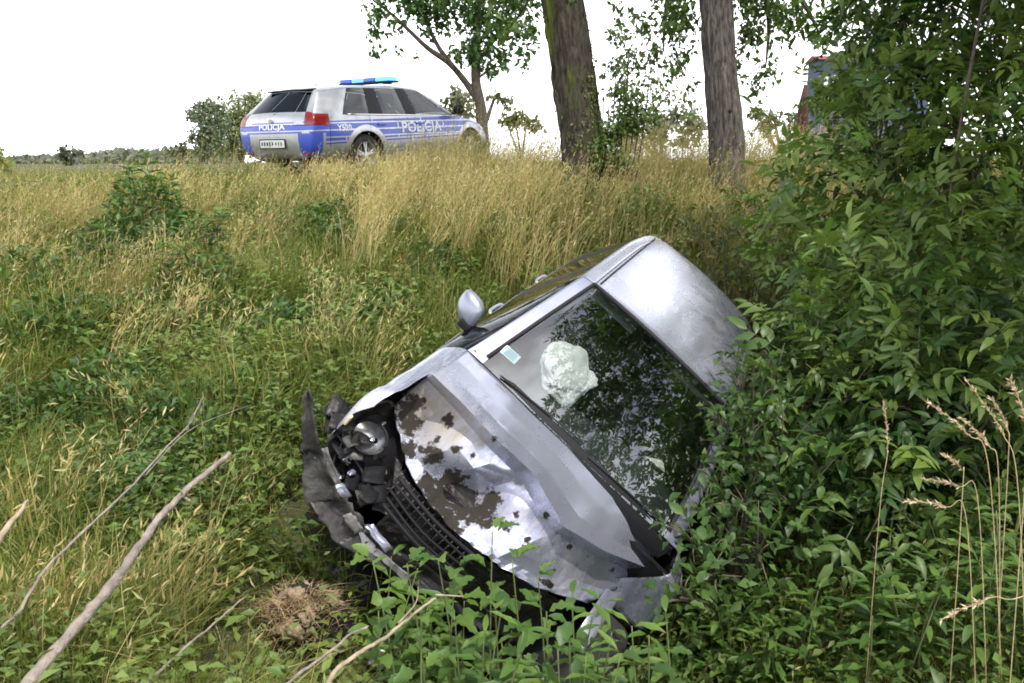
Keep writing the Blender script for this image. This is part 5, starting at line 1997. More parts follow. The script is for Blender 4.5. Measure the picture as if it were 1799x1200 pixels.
# willow-like weeds filling the foot of the picture
def weed_field(n, x0, x1, y0, y1, hmin, hmax, name, label, group, leaves, nl, sc, keepf=None):
    c = 0
    tries = 0
    while c < n and tries < 4000:
        tries += 1
        px = random.uniform(x0, x1)
        py = random.uniform(y0, y1)
        g = ground_hit(px, py)
        if g is None: continue
        tp = g + np.array([random.uniform(-.08, .08), random.uniform(-.08, .08), random.uniform(hmin, hmax)])
        if in_cars(np.array([g + np.array([0, 0, .05]), tp, (g + tp) / 2]), .04).any(): continue
        weed(name, label, group, g, tp, leaves, nl, sc * random.uniform(.85, 1.2), .08, 2, .3)
        c += 1
weed_field(56, 1080, 1810, 1000, 1290, .36, .58, 'willow_weed', 'dark green narrow-leaved weed at the foot of the elder bush', 'narrow-leaved weeds below the elder bush', LANCE + LANCEB, 16, 1.45)
weed_field(22, 1180, 1700, 930, 1060, .25, .45, 'oval_weed', 'dark oval-leaved weed in the shade beside the wrecked car', 'oval-leaved weeds beside the wreck', OVAL, 14, 1.3)
weed_field(34, 700, 1250, 1180, 1330, .42, .70, 'narrow_weed', 'light green narrow-leaved weed under the crumpled hood', 'narrow-leaved weeds under the hood', LANCEB, 14, 1.35)
weed_field(14, 30, 560, 620, 860, .16, .30, 'nettle_weed', 'mid green broad-leaved weed in the grass left of the bumper', 'broad-leaved weeds in the grass', [BROAD[0], BROAD[2]], 12, .85)
# tall herbs on the bank
for (px, dep, h, nl) in ((262, 8.3, .95, 40), (300, 8.0, .80, 36), (232, 8.6, .8, 30), (330, 7.2, .6, 30), (180, 7.0, .55, 26), (385, 7.4, .6, 28), (300, 6.5, .55, 28)):
    x = (px - CX) / FPX * dep
    g = np.array([x, dep, float(H(x, dep))])
    weed('tall_herb', 'tall leafy green herb standing out of the grass on the bank', 'tall herbs on the bank', g, g + np.array([.05, 0, h]), OVAL + LANCEB + BROAD, nl + 14, 1.9, .08, 2, .45)

# extra low ground cover in the shade at the right, too dense to count
A = Acc()
n = 16000
x = .4 + 3.2 * rng.random(n)
y = 1.4 + 4.6 * rng.random(n)
P = np.stack([x, y, H(x, y) + .03 + .30 * rng.random(n) ** 1.3], -1)
k = in_view(P, .15) & ~in_cars(P, .02)
P = P[k]
m = len(P)
dd = rng.standard_normal((m, 3)) * np.array([1, 1, .5])
Ln = .04 + .06 * rng.random(m)
A.add(*leaf_arrays(P, dd, np.array([[0, 0, 1.0]]) + rng.standard_normal((m, 3)) * .45, Ln, Ln * (.25 + .35 * rng.random(m)), jitter(cmix((.035, .085, .018), (.095, .165, .032), rng.random(m)), .2)))
n = 7000
x = -.3 + 1.4 * rng.random(n)
y = 1.7 + 1.5 * rng.random(n)
P = np.stack([x, y, H(x, y) + .02 + .22 * rng.random(n)], -1)
k = in_view(P, .15) & ~in_cars(P, .02)
P = P[k]
m = len(P)
dd = rng.standard_normal((m, 3)) * np.array([1, 1, .6])
Ln = .05 + .06 * rng.random(m)
A.add(*leaf_arrays(P, dd, np.array([[0, 0, 1.0]]) + rng.standard_normal((m, 3)) * .45, Ln, Ln * (.2 + .25 * rng.random(m)), jitter(cmix((.06, .13, .022), (.13, .21, .04), rng.random(m)), .2)))
tag(link('ground_cover', A.mesh('ground_cover'), M_LEAFV), 'dense leafy ground cover in the ditch beneath the wreck and bush', 'ground cover', kind='stuff')

# ------------------------------------------------------------------ dry seed-head stalks close by on the right
M_STRAW = plain('dry_straw', (.42, .33, .17), .8, var=.25, vscale=60)
M_STRAWH = plain('dry_seed_head', (.46, .36, .22), .9, var=.3, vscale=80)
def seed_stalk(b, t, dep, wv=0.0):
    B = unproj(*b, dep)
    T_ = unproj(*t, dep)
    gzz = float(H(B[0], B[1]))
    root = empty('seed_grass', (B[0], B[1], gzz), 'pale dry grass stalk with a feathery seed head beside the elder bush', 'grass stalk', 'dry seed stalks beside the elder bush')
    mid = (B + T_) / 2 + np.array([.02 + wv, 0, .03])
    k_ = min(1.6, max(.3, (B[2] - gzz) / max(.05, T_[2] - B[2])))
    G_ = B + (B - T_) * k_ * np.array([.55, .55, 1])
    G_[2] = gzz if T_[2] > B[2] else G_[2]
    path = smooth_path([G_, B, mid, T_], 7)
    s = tube('stem', path, np.linspace(.0017, .0009, len(path)), M_STRAW, root, 5)
    s.location = -Vector(root.location)
    A = Acc()
    n = 60
    f = rng.random(n)
    i = ((.68 + .32 * f) * (len(path) - 1)).astype(int)
    Pp = path[np.clip(i, 0, len(path) - 1)] + (path[-1] - path[-3]) * (rng.random(n)[:, None] - .5) * .9
    ax = unit((path[-1] - path[-5])[None])
    d = unit(ax * 1.2 + rng.standard_normal((n, 3)) * .5)
    Ln = .011 + .012 * rng.random(n)
    A.add(*leaf_arrays(Pp, d, rng.standard_normal((n, 3)), Ln, Ln * .28, jitter(np.tile(np.array([[.46, .36, .22]]), (n, 1)), .15)))
    h = link('seed_head', A.mesh('seed_head'), M_STRAWH, root)
    h.location = -Vector(root.location)
for b, t, dep in (((1790, 880), (1700, 672), 2.3), ((1800, 860), (1775, 668), 2.2), ((1740, 850), (1632, 708), 2.4), ((1755, 860), (1690, 735), 2.5), ((1720, 900), (1622, 842), 2.4), ((1700, 935), (1596, 880), 2.3),
                  ((1690, 880), (1660, 800), 2.5), ((1790, 1050), (1655, 1088), 2.0), ((1545, 900), (1552, 705), 3.0), ((1770, 830), (1742, 702), 2.6)):
    seed_stalk(b, t, dep)

# ------------------------------------------------------------------ dead branches and twigs on the ground
M_DEAD = plain('dead_branch_bark', (.25, .21, .18), .9, bump=.7, bscale=60, var=.35, vscale=25)
M_DEADP = plain('pale_dead_wood', (.34, .27, .19), .9, bump=.5, bscale=60, var=.3, vscale=25)
def branch(name, label, pts, r0, r1, mat, subs=(), cat='branch'):
    Pp = smooth_path([unproj(*p) for p in pts], 8)
    b = np.array(Pp[0])
    root = empty(name, b, label, cat)
    jit = np.cumsum(rng.standard_normal(Pp.shape) * .0016, 0)
    kn = np.array([1 + .30 * max(0, noise.noise(Vector((i * .55, r0 * 400, 0)))) + .10 * noise.noise(Vector((i * 1.9, 3, r0 * 90))) for i in range(len(Pp))])
    o = tube('main_stem', Pp + jit, np.linspace(r0, r1, len(Pp)) * kn, mat, root, 10, .26)
    o.location = -Vector(b)
    for s in subs:
        Q = smooth_path([unproj(*p) for p in s], 6)
        o = tube('side_twig', Q, np.linspace(r1 * .8, r1 * .25, len(Q)), mat, root, 6, .2)
        o.location = -Vector(b)
branch('dead_branch', 'thick bare grey-brown dead branch sticking up out of the grass', [(20, 1235, 1.95), (120, 1115, 2.15), (200, 1020, 2.3), (262, 930, 2.5), (330, 860, 2.65), (405, 795, 2.8)], .0165, .008, M_DEAD, [[(333, 880, 2.65), (322, 872, 2.63), (318, 862, 2.6)]])
branch('thin_dead_branch', 'thin curving dead branch lying over the grass beside the thick one', [(-20, 1120, 2.2), (28, 1080, 2.3), (75, 1010, 2.4), (160, 925, 2.6), (255, 835, 2.8), (330, 755, 3.0), (358, 705, 3.05)], .0052, .0022, M_DEAD, [[(255, 835, 2.8), (330, 758, 2.9), (410, 722, 3.0), (440, 712, 3.1)], [(330, 755, 3.0), (335, 735, 3.0), (352, 712, 3.0)]])
branch('broken_stick', 'short pale broken stick in the grass beyond the thin dead branch', [(-30, 1000, 2.2), (12, 930, 2.3), (52, 880, 2.4)], .012, .004, M_DEADP)
branch('bent_twig', 'bent brown twig among the bright plants in front of the bumper', [(560, 1235, 2.1), (600, 1165, 2.2), (650, 1130, 2.3), (700, 1095, 2.4), (765, 1045, 2.5)], .007, .004, M_DEADP, [[(765, 1045, 2.5), (820, 1048, 2.5), (860, 1050, 2.5)], [(700, 1095, 2.4), (730, 1060, 2.4), (735, 1030, 2.4)]])
branch('crossing_twig', 'thin brown twig crossing the grass below the turf clod', [(470, 1230, 2.1), (530, 1180, 2.2), (590, 1130, 2.3), (640, 1105, 2.4)], .005, .003, M_DEAD)
branch('forked_twig', 'forked grey twig poking up beside the turf clod', [(250, 1215, 2.2), (330, 1140, 2.3), (380, 1100, 2.4), (440, 1052, 2.5)], .005, .002, M_DEAD, [[(380, 1100, 2.4), (400, 1160, 2.4), (425, 1210, 2.4)]])

# ------------------------------------------------------------------ torn turf clod, plastic debris, white scrap
def blob(name, label, cat, c, s, seed, mat, rough=.35, sub=4, fine=.12):
    bm = bmesh.new()
    bmesh.ops.create_icosphere(bm, subdivisions=sub, radius=1)
    for v in bm.verts:
        p = Vector(v.co)
        f = 1 + rough * noise.noise(p * 1.6 + Vector((seed, 0, 0))) + fine * noise.noise(p * 5 + Vector((0, seed, 0)))
        v.co = Vector((p.x * s[0] * f, p.y * s[1] * f, p.z * s[2] * f))
    o = bm_obj(name, bm, mat, None, True)
    o.location = c
    return tag(o, label, cat) if label else o
g = np.array([CLOD[0], CLOD[1], float(H(*CLOD)) + .05])
tc_ = empty('turf_clod', g, 'torn up clod of turf with brown dead grass and black soil', 'turf clod')
M_PEAT = plain('black_soil_lump', (.016, .012, .009), .95, bump=1.0, bscale=40, var=.5, vscale=20)
o = blob('soil_lump', None, None, (0, 0, .02), (.18, .14, .16), 4.0, M_PEAT)
o.parent = tc_
o.location = (0, .02, .0)
A = Acc()
n = 1200
u = unit(rng.standard_normal((n, 3)) * np.array([1, 1, .7]) + np.array([0, 0, .75]))
Pb = np.array([0, .02, .0]) + u * np.array([.18, .14, .16]) * .95
cdg = jitter(cmix((.26, .18, .09), (.56, .44, .27), rng.random(n)), .2)
A.add(*strip_mesh('t', Pb, .03 + .07 * rng.random(n), rng.random(n) * 6.28, .8 + 1.1 * rng.random(n), np.full(n, .0058), cdg, 3))
o = link('dead_grass', A.mesh('dead_grass'), M_GRASS, tc_)
o['kind'] = 'stuff'
M_EARTH = plain('pale_tan_earth', (.30, .225, .145), .95, bump=1.0, bscale=50, var=.45, vscale=22)
for q in range(16):
    a_ = random.uniform(0, 6.28)
    rr0 = random.uniform(0, .16)
    e_ = blob('earth_crumb', None, None, (0, 0, 0), (random.uniform(.02, .06), random.uniform(.02, .05), random.uniform(.015, .04)), q * 1.7, M_EARTH, .6, 3, .4)
    e_.parent = tc_
    e_.location = (rr0 * math.cos(a_), .0 + rr0 * .8 * math.sin(a_), .15 - rr0 * .45 + random.uniform(-.01, .02))
    e_.rotation_euler = (random.uniform(0, 3), random.uniform(0, 3), 0)
# wheel arch liner
def curved_sheet(name, label, cat, c, rad, arc, width, rot, mat, thick=.006, amp=.02, seed=0):
    nu, nv = 22, 9
    V = []
    for i in range(nu):
        a = -arc / 2 + arc * i / (nu - 1)
        for j in range(nv):
            t = j / (nv - 1) - .5
            w_ = width * (1 - .35 * abs(i / (nu - 1) - .5))
            p = Vector((rad * math.sin(a), t * w_, rad * (math.cos(a) - 1)))
            n_ = noise.noise_vector(p * 9 + Vector((seed, 0, 0)))
            V.append(p + n_ * amp)
    Q = [(i * nv + j, (i + 1) * nv + j, (i + 1) * nv + j + 1, i * nv + j + 1) for i in range(nu - 1) for j in range(nv - 1)]
    o = link(name, np_mesh(name, [tuple(v) for v in V], None, None, True, Q), mat)
    o.location = c
    o.rotation_euler = rot
    s = o.modifiers.new('t', 'SOLIDIFY')
    s.thickness = thick
    return tag(o, label, cat)
g = ground_hit(630, 1075)
curved_sheet('arch_liner', 'torn black plastic wheel arch liner lying beside the turf clod', 'car part', g + np.array([0, 0, .16]), .20, 2.4, .26, (.5, -.1, .6), M_BLACK, .006, .03, 2)
g = ground_hit(676, 1195)
curved_sheet('white_scrap', 'small crumpled white scrap in the weeds in front of the wreck', 'litter', g + np.array([0, 0, .10]), .05, 2.6, .09, (1.25, .5, .5), plain('white_plastic_scrap', (.78, .77, .74), .5), .002, .022, 7)

# ------------------------------------------------------------------ trees
def bark_mat(name, a, b, moss=0.0):
    m, t, p = newmat(name)
    c = t.nodes.new('ShaderNodeTexCoord')
    mp = t.nodes.new('ShaderNodeMapping')
    mp.inputs['Scale'].default_value = (14, 14, 1.7)
    t.links.new(c.outputs['Object'], mp.inputs['Vector'])
    n = t.nodes.new('ShaderNodeTexNoise')
    n.inputs['Scale'].default_value = 2.4
    n.inputs['Detail'].default_value = 9
    n.inputs['Roughness'].default_value = .65
    t.links.new(mp.outputs[0], n.inputs['Vector'])
    r = t.nodes.new('ShaderNodeValToRGB')
    r.color_ramp.elements[0].position = .35
    r.color_ramp.elements[0].color = (*a, 1)
    r.color_ramp.elements[1].position = .66
    r.color_ramp.elements[1].color = (*b, 1)
    t.links.new(n.outputs['Fac'], r.inputs['Fac'])
    colo = r.outputs['Color']
    if moss:
        n2 = t.nodes.new('ShaderNodeTexNoise')
        n2.inputs['Scale'].default_value = 1.7
        n2.inputs['Detail'].default_value = 8
        n2.inputs['Roughness'].default_value = .7
        mp2 = t.nodes.new('ShaderNodeMapping')
        mp2.inputs['Scale'].default_value = (2.2, 2.2, .7)
        t.links.new(c.outputs['Object'], mp2.inputs['Vector'])
        t.links.new(mp2.outputs[0], n2.inputs['Vector'])
        q = t.nodes.new('ShaderNodeMapRange')
        q.inputs['From Min'].default_value = .62 - moss * .3
        q.inputs['From Max'].default_value = .74 - moss * .3
        t.links.new(n2.outputs['Fac'], q.inputs['Value'])
        mx = t.nodes.new('ShaderNodeMix')
        mx.data_type = 'RGBA'
        mx.inputs['B'].default_value = (.075, .095, .018, 1)
        t.links.new(q.outputs[0], mx.inputs['Factor'])
        t.links.new(colo, mx.inputs['A'])
        colo = mx.outputs['Result']
    t.links.new(colo, p.inputs['Base Color'])
    p.inputs['Roughness'].default_value = .95
    p.inputs['Specular IOR Level'].default_value = .2
    bp = t.nodes.new('ShaderNodeBump')
    bp.inputs['Strength'].default_value = .9
    bp.inputs['Distance'].default_value = .03
    t.links.new(n.outputs['Fac'], bp.inputs['Height'])
    t.links.new(bp.outputs['Normal'], p.inputs['Normal'])
    return m

def trunk(path, radii, mat, parent, n=64, fiss=.035, seed=0, knots=()):
    C = smooth_path(path, 16)
    m = len(C)
    rr = np.interp(np.linspace(0, 1, m), np.linspace(0, 1, len(radii)), radii)
    V = []
    for i in range(m):
        t = C[min(i + 1, m - 1)] - C[max(i - 1, 0)]
        t /= np.linalg.norm(t)
        u = np.cross(t, [0, 1, 0])
        u /= np.linalg.norm(u)
        v = np.cross(t, u)
        for k in range(n):
            a = 2 * math.pi * k / n
            z = C[i][2]
            ridge = abs(noise.noise(Vector((math.cos(a) * 8, math.sin(a) * 8, z * 1.5 + seed)))) + .5 * abs(noise.noise(Vector((math.cos(a) * 17, math.sin(a) * 17, z * 4 + seed))))
            big = noise.noise(Vector((math.cos(a) * 1.3, math.sin(a) * 1.3, z * .5 + seed)))
            flare = max(0, 1 - i / (m * .12)) ** 2 * (.25 + .25 * math.cos(5 * a + seed))
            r = rr[i] * (1 + .08 * big + flare) + fiss * (ridge - .3)
            V.append(C[i] + (u * math.cos(a) + v * math.sin(a)) * r)
    Q = [(i * n + k, i * n + (k + 1) % n, (i + 1) * n + (k + 1) % n, (i + 1) * n + k) for i in range(m - 1) for k in range(n)]
    o = link('trunk', np_mesh('trunk', V, None, None, True, Q), mat, parent)
    o.location = -Vector(parent.location)
    return o

def crown(parent, clusters, dens, Ls, cA, cB, name='crown', wid=.55, inner=.6):
    """leaf clusters (px, py, depth, radius px, weight)"""
    A = Acc()
    for (px, py, dep, rp, k) in clusters:
        c = unproj(px, py, dep)
        r = rp * dep / FPX
        m = max(8, int(dens * k * r * r / (Ls * Ls) * 11))
        # leaves in sprays: small tufts spread through the cluster
        nt_ = max(3, m // 9)
        tu = c + unit(rng.standard_normal((nt_, 3))) * (r * rng.random(nt_) ** .55)[:, None] * np.array([1, 1, .8])
        pos = tu[rng.integers(0, nt_, m)] + rng.standard_normal((m, 3)) * r * .17
        d = rng.standard_normal((m, 3)) + np.array([0, 0, -.3])
        n = np.array([[0, 0, 1.0]]) + rng.standard_normal((m, 3)) * .7
        Ln = Ls * (.6 + .8 * rng.random(m))
        A.add(*leaf_arrays(pos, d, n, Ln, Ln * wid, jitter(cmix(cA, cB, rng.random(m)), .18)))
    o = link(name, A.mesh(name), M_LEAFV, parent)
    o.location = -Vector(parent.location)
    return o

def limb(parent, pts, r0, r1, mat, name='limb'):
    Pp = smooth_path([unproj(*p) if len(p) == 3 else np.array(p) for p in pts], 7)
    o = tube(name, Pp, np.linspace(r0, r1, len(Pp)), mat, parent, 8, .12)
    o.location = -Vector(parent.location)
    return o

M_BARK1 = bark_mat('mossy_bark', (.020, .016, .013), (.085, .072, .055), .42)
M_BARK2 = bark_mat('furrowed_grey_bark', (.030, .025, .022), (.165, .145, .130), .12)
M_BARKF = bark_mat('far_bark', (.035, .030, .024), (.11, .09, .07), .1)

# leaning mossy tree
b = unproj(1038, 352, 9.5)
b[2] = H(b[0], b[1]) - .1
tr1 = empty('leaning_tree', b, 'big leaning tree trunk covered in green moss on the bank', 'tree')
p1 = [b, unproj(1030, 300, 9.5), unproj(1012, 170, 9.5), unproj(988, 0, 9.5), unproj(960, -230, 9.6), unproj(930, -520, 9.8), unproj(900, -800, 10.2)]
trunk(p1, [.31, .265, .245, .24, .22, .17, .08], M_BARK1, tr1, 110, .060, 1.0)
for q in ([(985, -40, 9.5), (930, -120, 9.4), (890, -190, 9.2), (850, -300, 9.0)], [(975, -120, 9.6), (1040, -260, 9.5), (1110, -420, 9.3)], [(950, -330, 9.7), (850, -520, 9.6), (780, -640, 9.4)], [(978, -60, 9.5), (935, -10, 9.5), (905, 40, 9.6)]):
    limb(tr1, q, .10 if q[-1][1] < 0 else .02, .02 if q[-1][1] < 0 else .006, M_BARK1)
crown(tr1, [(905, 35, 9.6, 42, .8), (930, 85, 9.6, 26, .6), (915, -40, 9.5, 90, .9), (880, 0, 9.6, 50, .7), (850, -180, 9.2, 160, .9), (950, -380, 9.6, 260, .8), (1100, -430, 9.3, 220, .8), (780, -620, 9.4, 260, .8), (950, -760, 9.8, 320, .8), (1120, -700, 9.6, 260, .8)],
      1.0, .10, (.045, .10, .022), (.12, .19, .04))
# straight furrowed tree
b = unproj(1278, 345, 9.2)
b[2] = H(b[0], b[1]) - .1
tr2 = empty('straight_tree', b, 'straight grey tree trunk with furrowed bark and a small dark knot hole', 'tree')
p2 = [b, unproj(1277, 290, 9.2), unproj(1268, 150, 9.2), unproj(1258, 0, 9.2), unproj(1250, -230, 9.3), unproj(1255, -520, 9.5), unproj(1240, -800, 9.8)]
trunk(p2, [.20, .190, .178, .172, .16, .12, .06], M_BARK2, tr2, 120, .050, 5.0)
kb = blob('knot_hole', None, None, (0, 0, 0), (.035, .03, .03), 2.0, plain('dark_knot', (.012, .010, .008), .95), .3, 3)
kb.parent = tr2
kb.location = Vector(unproj(1281, 196, 9.03)) - tr2.location
for q in ([(1252, -150, 9.3), (1190, -60, 9.5), (1170, 20, 9.6), (1165, 90, 9.6)], [(1256, -120, 9.3), (1330, -60, 9.4), (1350, 30, 9.5), (1345, 120, 9.5)], [(1252, -250, 9.3), (1380, -380, 9.4), (1460, -440, 9.5)], [(1252, -300, 9.3), (1150, -460, 9.3), (1080, -560, 9.3)], [(1330, -60, 9.4), (1400, -10, 9.4), (1440, 60, 9.4)]):
    limb(tr2, q, .07, .008, M_BARK2)
crown(tr2, [(1165, 55, 9.6, 55, .9), (1195, 105, 9.6, 42, .8), (1130, 110, 9.6, 35, .7), (1205, 25, 9.6, 50, .9), (1150, 150, 9.6, 26, .6), (1125, 60, 9.7, 34, .6), (1325, 60, 9.5, 50, .9), (1345, 125, 9.5, 42, .9), (1325, 168, 9.5, 22, .8), (1395, 35, 9.4, 60, 1.0),
            (1440, 70, 9.4, 34, .9), (1350, 15, 9.5, 70, 1.2), (1110, 20, 9.7, 40, .5), (1100, 150, 9.7, 30, .4), (1180, 20, 9.6, 60, 1.0), (1290, 110, 9.5, 26, .6), (1210, 150, 9.7, 24, .5), (1320, 0, 9.5, 60, .9), (1470, 20, 9.4, 60, .9), (1380, -150, 9.4, 200, .8), (1120, -120, 9.5, 140, .7), (1250, -480, 9.4, 320, .8), (1450, -430, 9.5, 240, .8), (1080, -560, 9.4, 220, .7), (1250, -760, 9.7, 320, .8)],
      1.0, .085, (.050, .105, .024), (.13, .20, .045))
# shoots at the foot of the leaning tree
sh = empty('leafy_shoots', gz(1.35, 9.2), 'slender leafy shoots growing up beside the mossy leaning trunk', 'shrub')
for q in range(9):
    x0 = 1050 + q * 8
    limb(sh, [(x0, 330, 9.2), (x0 + 8 + q, 230, 9.2), (x0 + 12 + 2 * q, 150 - 12 * (q % 3), 9.2), (x0 + 16 + 2 * q, 70 + 20 * (q % 4), 9.2)], .010, .003, M_BARKF, 'shoot')
crown(sh, [(1075, 240, 9.2, 30, 1.1), (1095, 210, 9.2, 30, 1.0), (1090, 165, 9.2, 30, .55), (1080, 120, 9.2, 28, .42), (1105, 100, 9.2, 26, .4), (1085, 65, 9.2, 26, .35), (1120, 180, 9.2, 26, .5), (1125, 215, 9.2, 24, .6), (1150, 205, 9.2, 20, .4), (1060, 275, 9.2, 26, 1.0), (1085, 285, 9.2, 24, .9)],
      3.6, .06, (.045, .09, .022), (.13, .19, .042), 'foliage')
# moss and ivy leaves clinging to the leaning trunk
A = Acc()
n = 1500
f = rng.random(n)
Cp = smooth_path(p1[:4], 30)
i = (f * (len(Cp) - 1)).astype(int)
aa = rng.normal(-1.2, .75, n)
rad = .262
Pm = Cp[i] + np.stack([np.cos(aa), np.sin(aa), np.zeros(n)], -1) * rad
kp = vn(aa * 1.0, f * 8, 1.2, 31) > .42
Pm, aa = Pm[kp], aa[kp]
m = len(Pm)
A.add(*leaf_arrays(Pm, np.stack([np.cos(aa) * .5, np.sin(aa) * .5, -np.ones(m)], -1) + rng.standard_normal((m, 3)) * .4, np.stack([np.cos(aa), np.sin(aa), np.zeros(m)], -1), .03 + .03 * rng.random(m), .02 + .02 * rng.random(m), jitter(cmix((.045, .065, .012), (.12, .14, .025), rng.random(m)), .2)))
o = link('moss', A.mesh('moss'), M_LEAFV, tr1)
o.location = -Vector(tr1.location)
o['kind'] = 'stuff'

# tree beyond the police car
b = unproj(850, 250, 24)
b[2] = H(b[0], b[1]) - .2
tr3 = empty('roadside_tree', b, 'leafy tree with a long bare forked limb behind the police car', 'tree')
trunk([b, unproj(846, 200, 24), unproj(836, 140, 24), unproj(838, 60, 24), unproj(842, -40, 24), unproj(850, -160, 24.4)], [.22, .17, .145, .12, .09, .04], M_BARKF, tr3, 28, .02, 3.0)
limb(tr3, [(838, 175, 24), (822, 150, 24), (790, 112, 23.8), (752, 85, 23.6), (720, 55, 23.5), (688, 25, 23.4), (655, 0, 23.3)], .12, .03, M_BARKF)
limb(tr3, [(800, 122, 23.8), (772, 85, 23.8), (752, 45, 23.8), (738, 0, 23.8), (730, -40, 23.8)], .08, .03, M_BARKF)
limb(tr3, [(838, 110, 24), (870, 70, 24), (905, 40, 24)], .07, .02, M_BARKF)
limb(tr3, [(838, 140, 24), (860, 122, 24), (890, 112, 24)], .04, .012, M_BARKF)
crown(tr3, [(660, 22, 23.4, 30, .8), (690, 45, 23.4, 22, .6), (655, 60, 23.4, 20, .6), (662, 95, 23.4, 18, .6), (725, 12, 23.6, 40, .8), (700, 88, 23.5, 10, .4), (735, 95, 23.6, 10, .4), (770, 25, 23.8, 45, .9), (830, 30, 24, 52, 1.1), (850, 75, 24, 42, 1.1), (815, 90, 24, 32, 1.0), (880, 50, 24, 42, .9),
            (910, 20, 24, 40, .8), (925, 70, 24, 30, .6), (880, 110, 24, 24, .8), (845, 115, 24, 26, .9), (868, 130, 24, 14, .7), (915, 112, 24, 16, .5), (760, -20, 23.8, 70, .9), (840, -80, 24, 120, 1.0), (920, -60, 24, 80, .9), (690, -30, 23.5, 60, .8), (850, -180, 24, 120, .9), (750, 55, 23.8, 16, .5)],
      1.9, .17, (.035, .085, .020), (.10, .18, .038), wid=.6)
def far_bush(name, label, clusters, dep, cA, cB, Ls, group=None, dens=2.4, cat='tree', trunk_r=.2):
    cxm = sum(c[0] for c in clusters) / len(clusters)
    b = unproj(cxm, 285, dep)
    b[2] = H(b[0], b[1])
    root = empty(name, b, label, cat, group)
    for (px, py, rp) in clusters[:3]:
        limb(root, [(cxm, 285, dep), ((cxm + px) / 2, (285 + py) / 2, dep), (px, py, dep)], trunk_r, trunk_r * .3, M_BARKF, 'trunk')
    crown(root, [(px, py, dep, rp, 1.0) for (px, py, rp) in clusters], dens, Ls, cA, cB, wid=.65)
    return root
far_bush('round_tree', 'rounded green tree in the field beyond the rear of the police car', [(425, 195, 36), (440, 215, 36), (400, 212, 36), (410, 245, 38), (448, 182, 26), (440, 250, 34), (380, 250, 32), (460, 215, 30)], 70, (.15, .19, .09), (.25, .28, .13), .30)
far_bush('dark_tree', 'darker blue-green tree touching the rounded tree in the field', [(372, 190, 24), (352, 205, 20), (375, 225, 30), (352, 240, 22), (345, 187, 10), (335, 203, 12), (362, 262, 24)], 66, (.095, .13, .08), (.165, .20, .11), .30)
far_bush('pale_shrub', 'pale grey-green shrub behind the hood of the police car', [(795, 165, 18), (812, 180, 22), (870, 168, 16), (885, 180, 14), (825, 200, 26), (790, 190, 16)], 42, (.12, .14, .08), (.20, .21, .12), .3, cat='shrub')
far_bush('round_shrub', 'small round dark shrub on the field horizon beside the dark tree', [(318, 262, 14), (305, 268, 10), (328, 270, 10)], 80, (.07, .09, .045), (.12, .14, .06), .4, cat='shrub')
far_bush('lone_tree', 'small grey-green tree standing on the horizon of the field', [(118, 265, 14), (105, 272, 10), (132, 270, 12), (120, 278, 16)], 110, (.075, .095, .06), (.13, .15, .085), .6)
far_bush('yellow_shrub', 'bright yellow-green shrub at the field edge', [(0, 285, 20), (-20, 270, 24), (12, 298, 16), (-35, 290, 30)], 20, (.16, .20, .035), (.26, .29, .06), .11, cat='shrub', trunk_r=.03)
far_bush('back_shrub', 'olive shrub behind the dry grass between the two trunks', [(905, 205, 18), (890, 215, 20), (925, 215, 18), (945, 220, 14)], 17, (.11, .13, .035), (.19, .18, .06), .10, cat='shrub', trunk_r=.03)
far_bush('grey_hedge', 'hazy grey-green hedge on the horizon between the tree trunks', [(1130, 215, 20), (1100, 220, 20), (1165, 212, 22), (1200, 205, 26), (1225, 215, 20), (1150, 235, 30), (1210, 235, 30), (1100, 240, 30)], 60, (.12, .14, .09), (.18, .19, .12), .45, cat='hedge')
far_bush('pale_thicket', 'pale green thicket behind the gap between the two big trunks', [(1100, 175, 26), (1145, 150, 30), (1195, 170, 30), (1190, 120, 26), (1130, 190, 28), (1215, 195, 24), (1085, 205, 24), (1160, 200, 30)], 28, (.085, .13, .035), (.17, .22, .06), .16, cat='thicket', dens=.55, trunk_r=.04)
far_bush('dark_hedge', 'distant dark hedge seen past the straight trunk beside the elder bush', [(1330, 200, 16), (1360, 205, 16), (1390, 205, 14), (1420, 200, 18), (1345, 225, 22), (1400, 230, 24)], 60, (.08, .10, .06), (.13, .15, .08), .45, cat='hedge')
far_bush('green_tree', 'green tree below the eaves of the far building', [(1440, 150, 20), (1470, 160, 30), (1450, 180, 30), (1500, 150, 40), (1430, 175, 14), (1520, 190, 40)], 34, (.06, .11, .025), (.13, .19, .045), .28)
# far wood on the horizon
A = Acc()
n = 5200
px = rng.uniform(-120, 420, n)
dep = rng.uniform(240, 320, n)
top = np.interp(px, [-120, 30, 60, 130, 200, 330, 420], [266, 281, 277, 276, 265, 264, 262]) + 5 * (vn(px, px * 0, .06, 5) - .5)
py = top + (290 - top) * rng.random(n)
Pw = EYE + dep[:, None] * (FW + RT * ((px - CX) / FPX)[:, None] - UP * ((py - CY) / FPX)[:, None])
Ln = rng.uniform(1.2, 2.4, n)
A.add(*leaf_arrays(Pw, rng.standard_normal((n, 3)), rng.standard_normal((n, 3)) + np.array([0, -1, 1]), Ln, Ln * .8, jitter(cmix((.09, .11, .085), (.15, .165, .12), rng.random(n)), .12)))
tag(link('far_wood', A.mesh('far_wood'), M_LEAFV), 'hazy grey-green wood along the horizon of the field', 'wood', kind='stuff')

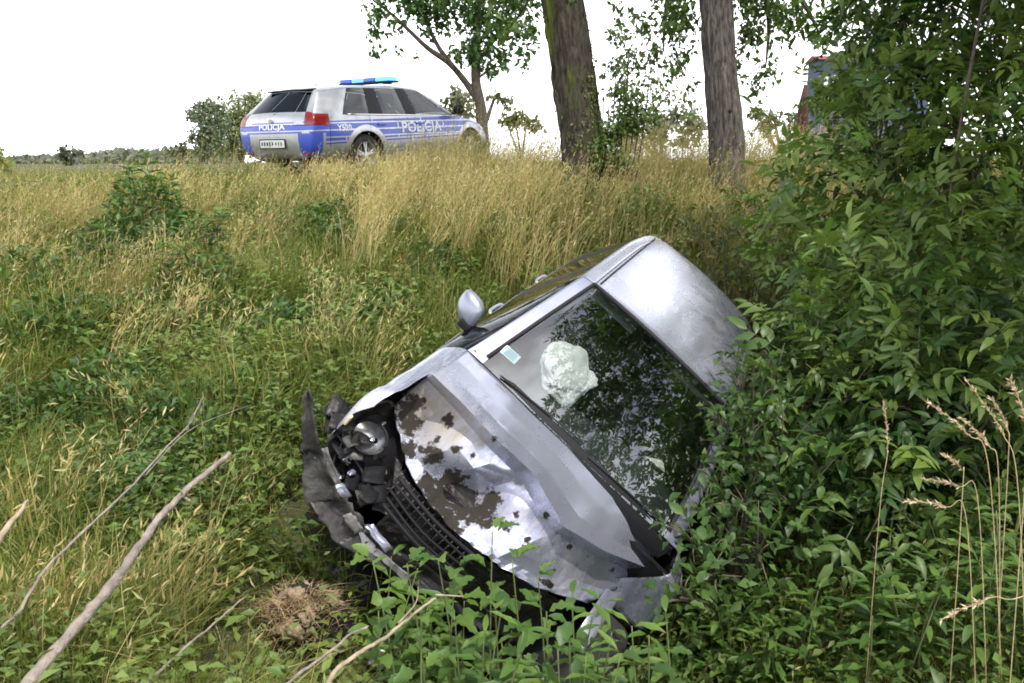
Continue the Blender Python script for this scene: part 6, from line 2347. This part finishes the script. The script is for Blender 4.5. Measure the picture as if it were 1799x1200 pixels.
# ------------------------------------------------------------------ far building and rust-brown heap
M_WALL = plain('blue_grey_wall', (.07, .09, .14), .8, var=.25, vscale=2)
M_ROOF = plain('red_roof', (.18, .05, .045), .8, var=.3, vscale=3)
dep = 48
c0 = unproj(1442, 100, dep)
c1 = unproj(1640, 100, dep)
zg = float(H(c0[0], dep))
bl = empty('farm_building', ((c0[0] + c1[0]) / 2, c0[1] + 3, zg), 'blue-grey building with a red roof edge half hidden behind the elder bush', 'building')
wdt = c1[0] - c0[0]
hgt = unproj(1412, 105, dep)[2] - zg
box('wall', (0, -2, hgt / 2), (wdt, 2, hgt), M_WALL, bl)
bm = bmesh.new()
vs = [bm.verts.new(v) for v in [(-wdt / 2 - .2, -3.3, hgt), (wdt / 2 + .2, -3.3, hgt), (wdt / 2 + .2, -2, hgt + 1.6), (-wdt / 2 - .2, -2, hgt + 1.6), (-wdt / 2 - .2, -.7, hgt), (wdt / 2 + .2, -.7, hgt)]]
for f in [(0, 1, 2, 3), (3, 2, 5, 4), (0, 3, 4), (1, 5, 2), (0, 4, 5, 1)]: bm.faces.new([vs[i] for i in f])
for v in bm.verts:
    if v.co.z > hgt + 1: v.co.z = hgt + .35
bm_obj('roof', bm, M_ROOF, bl)
for k, wx in enumerate((-wdt / 2 + .42, -wdt / 2 + .85, -wdt / 2 + 2.6, -wdt / 2 + 4.4)):
    wn = box('window', (wx, -3.02, hgt - 1.15), (.22 if k < 2 else .8, .06, .75 if k == 0 else .5), M_WHITE, bl)
hp = unproj(1405, 190, 30)
zg = float(H(hp[0], hp[1]))
hh = unproj(1405, 152, 30)[2] - zg
bm = bmesh.new()
bmesh.ops.create_cone(bm, cap_ends=True, segments=24, radius1=.36, radius2=.06, depth=hh)
bmesh.ops.subdivide_edges(bm, edges=bm.edges, cuts=3, use_grid_fill=True)
for v in bm.verts: v.co += noise.noise_vector(v.co * 2.2) * .12
o = bm_obj('rusty_stack', bm, plain('rust_brown', (.050, .020, .012), .9, bump=.8, bscale=8, var=.5, vscale=4), None, True)
o.location = (hp[0] + .15, hp[1], zg + hh / 2)
tag(o, 'rust-brown conical stack standing in the field beside the far building', 'stack')
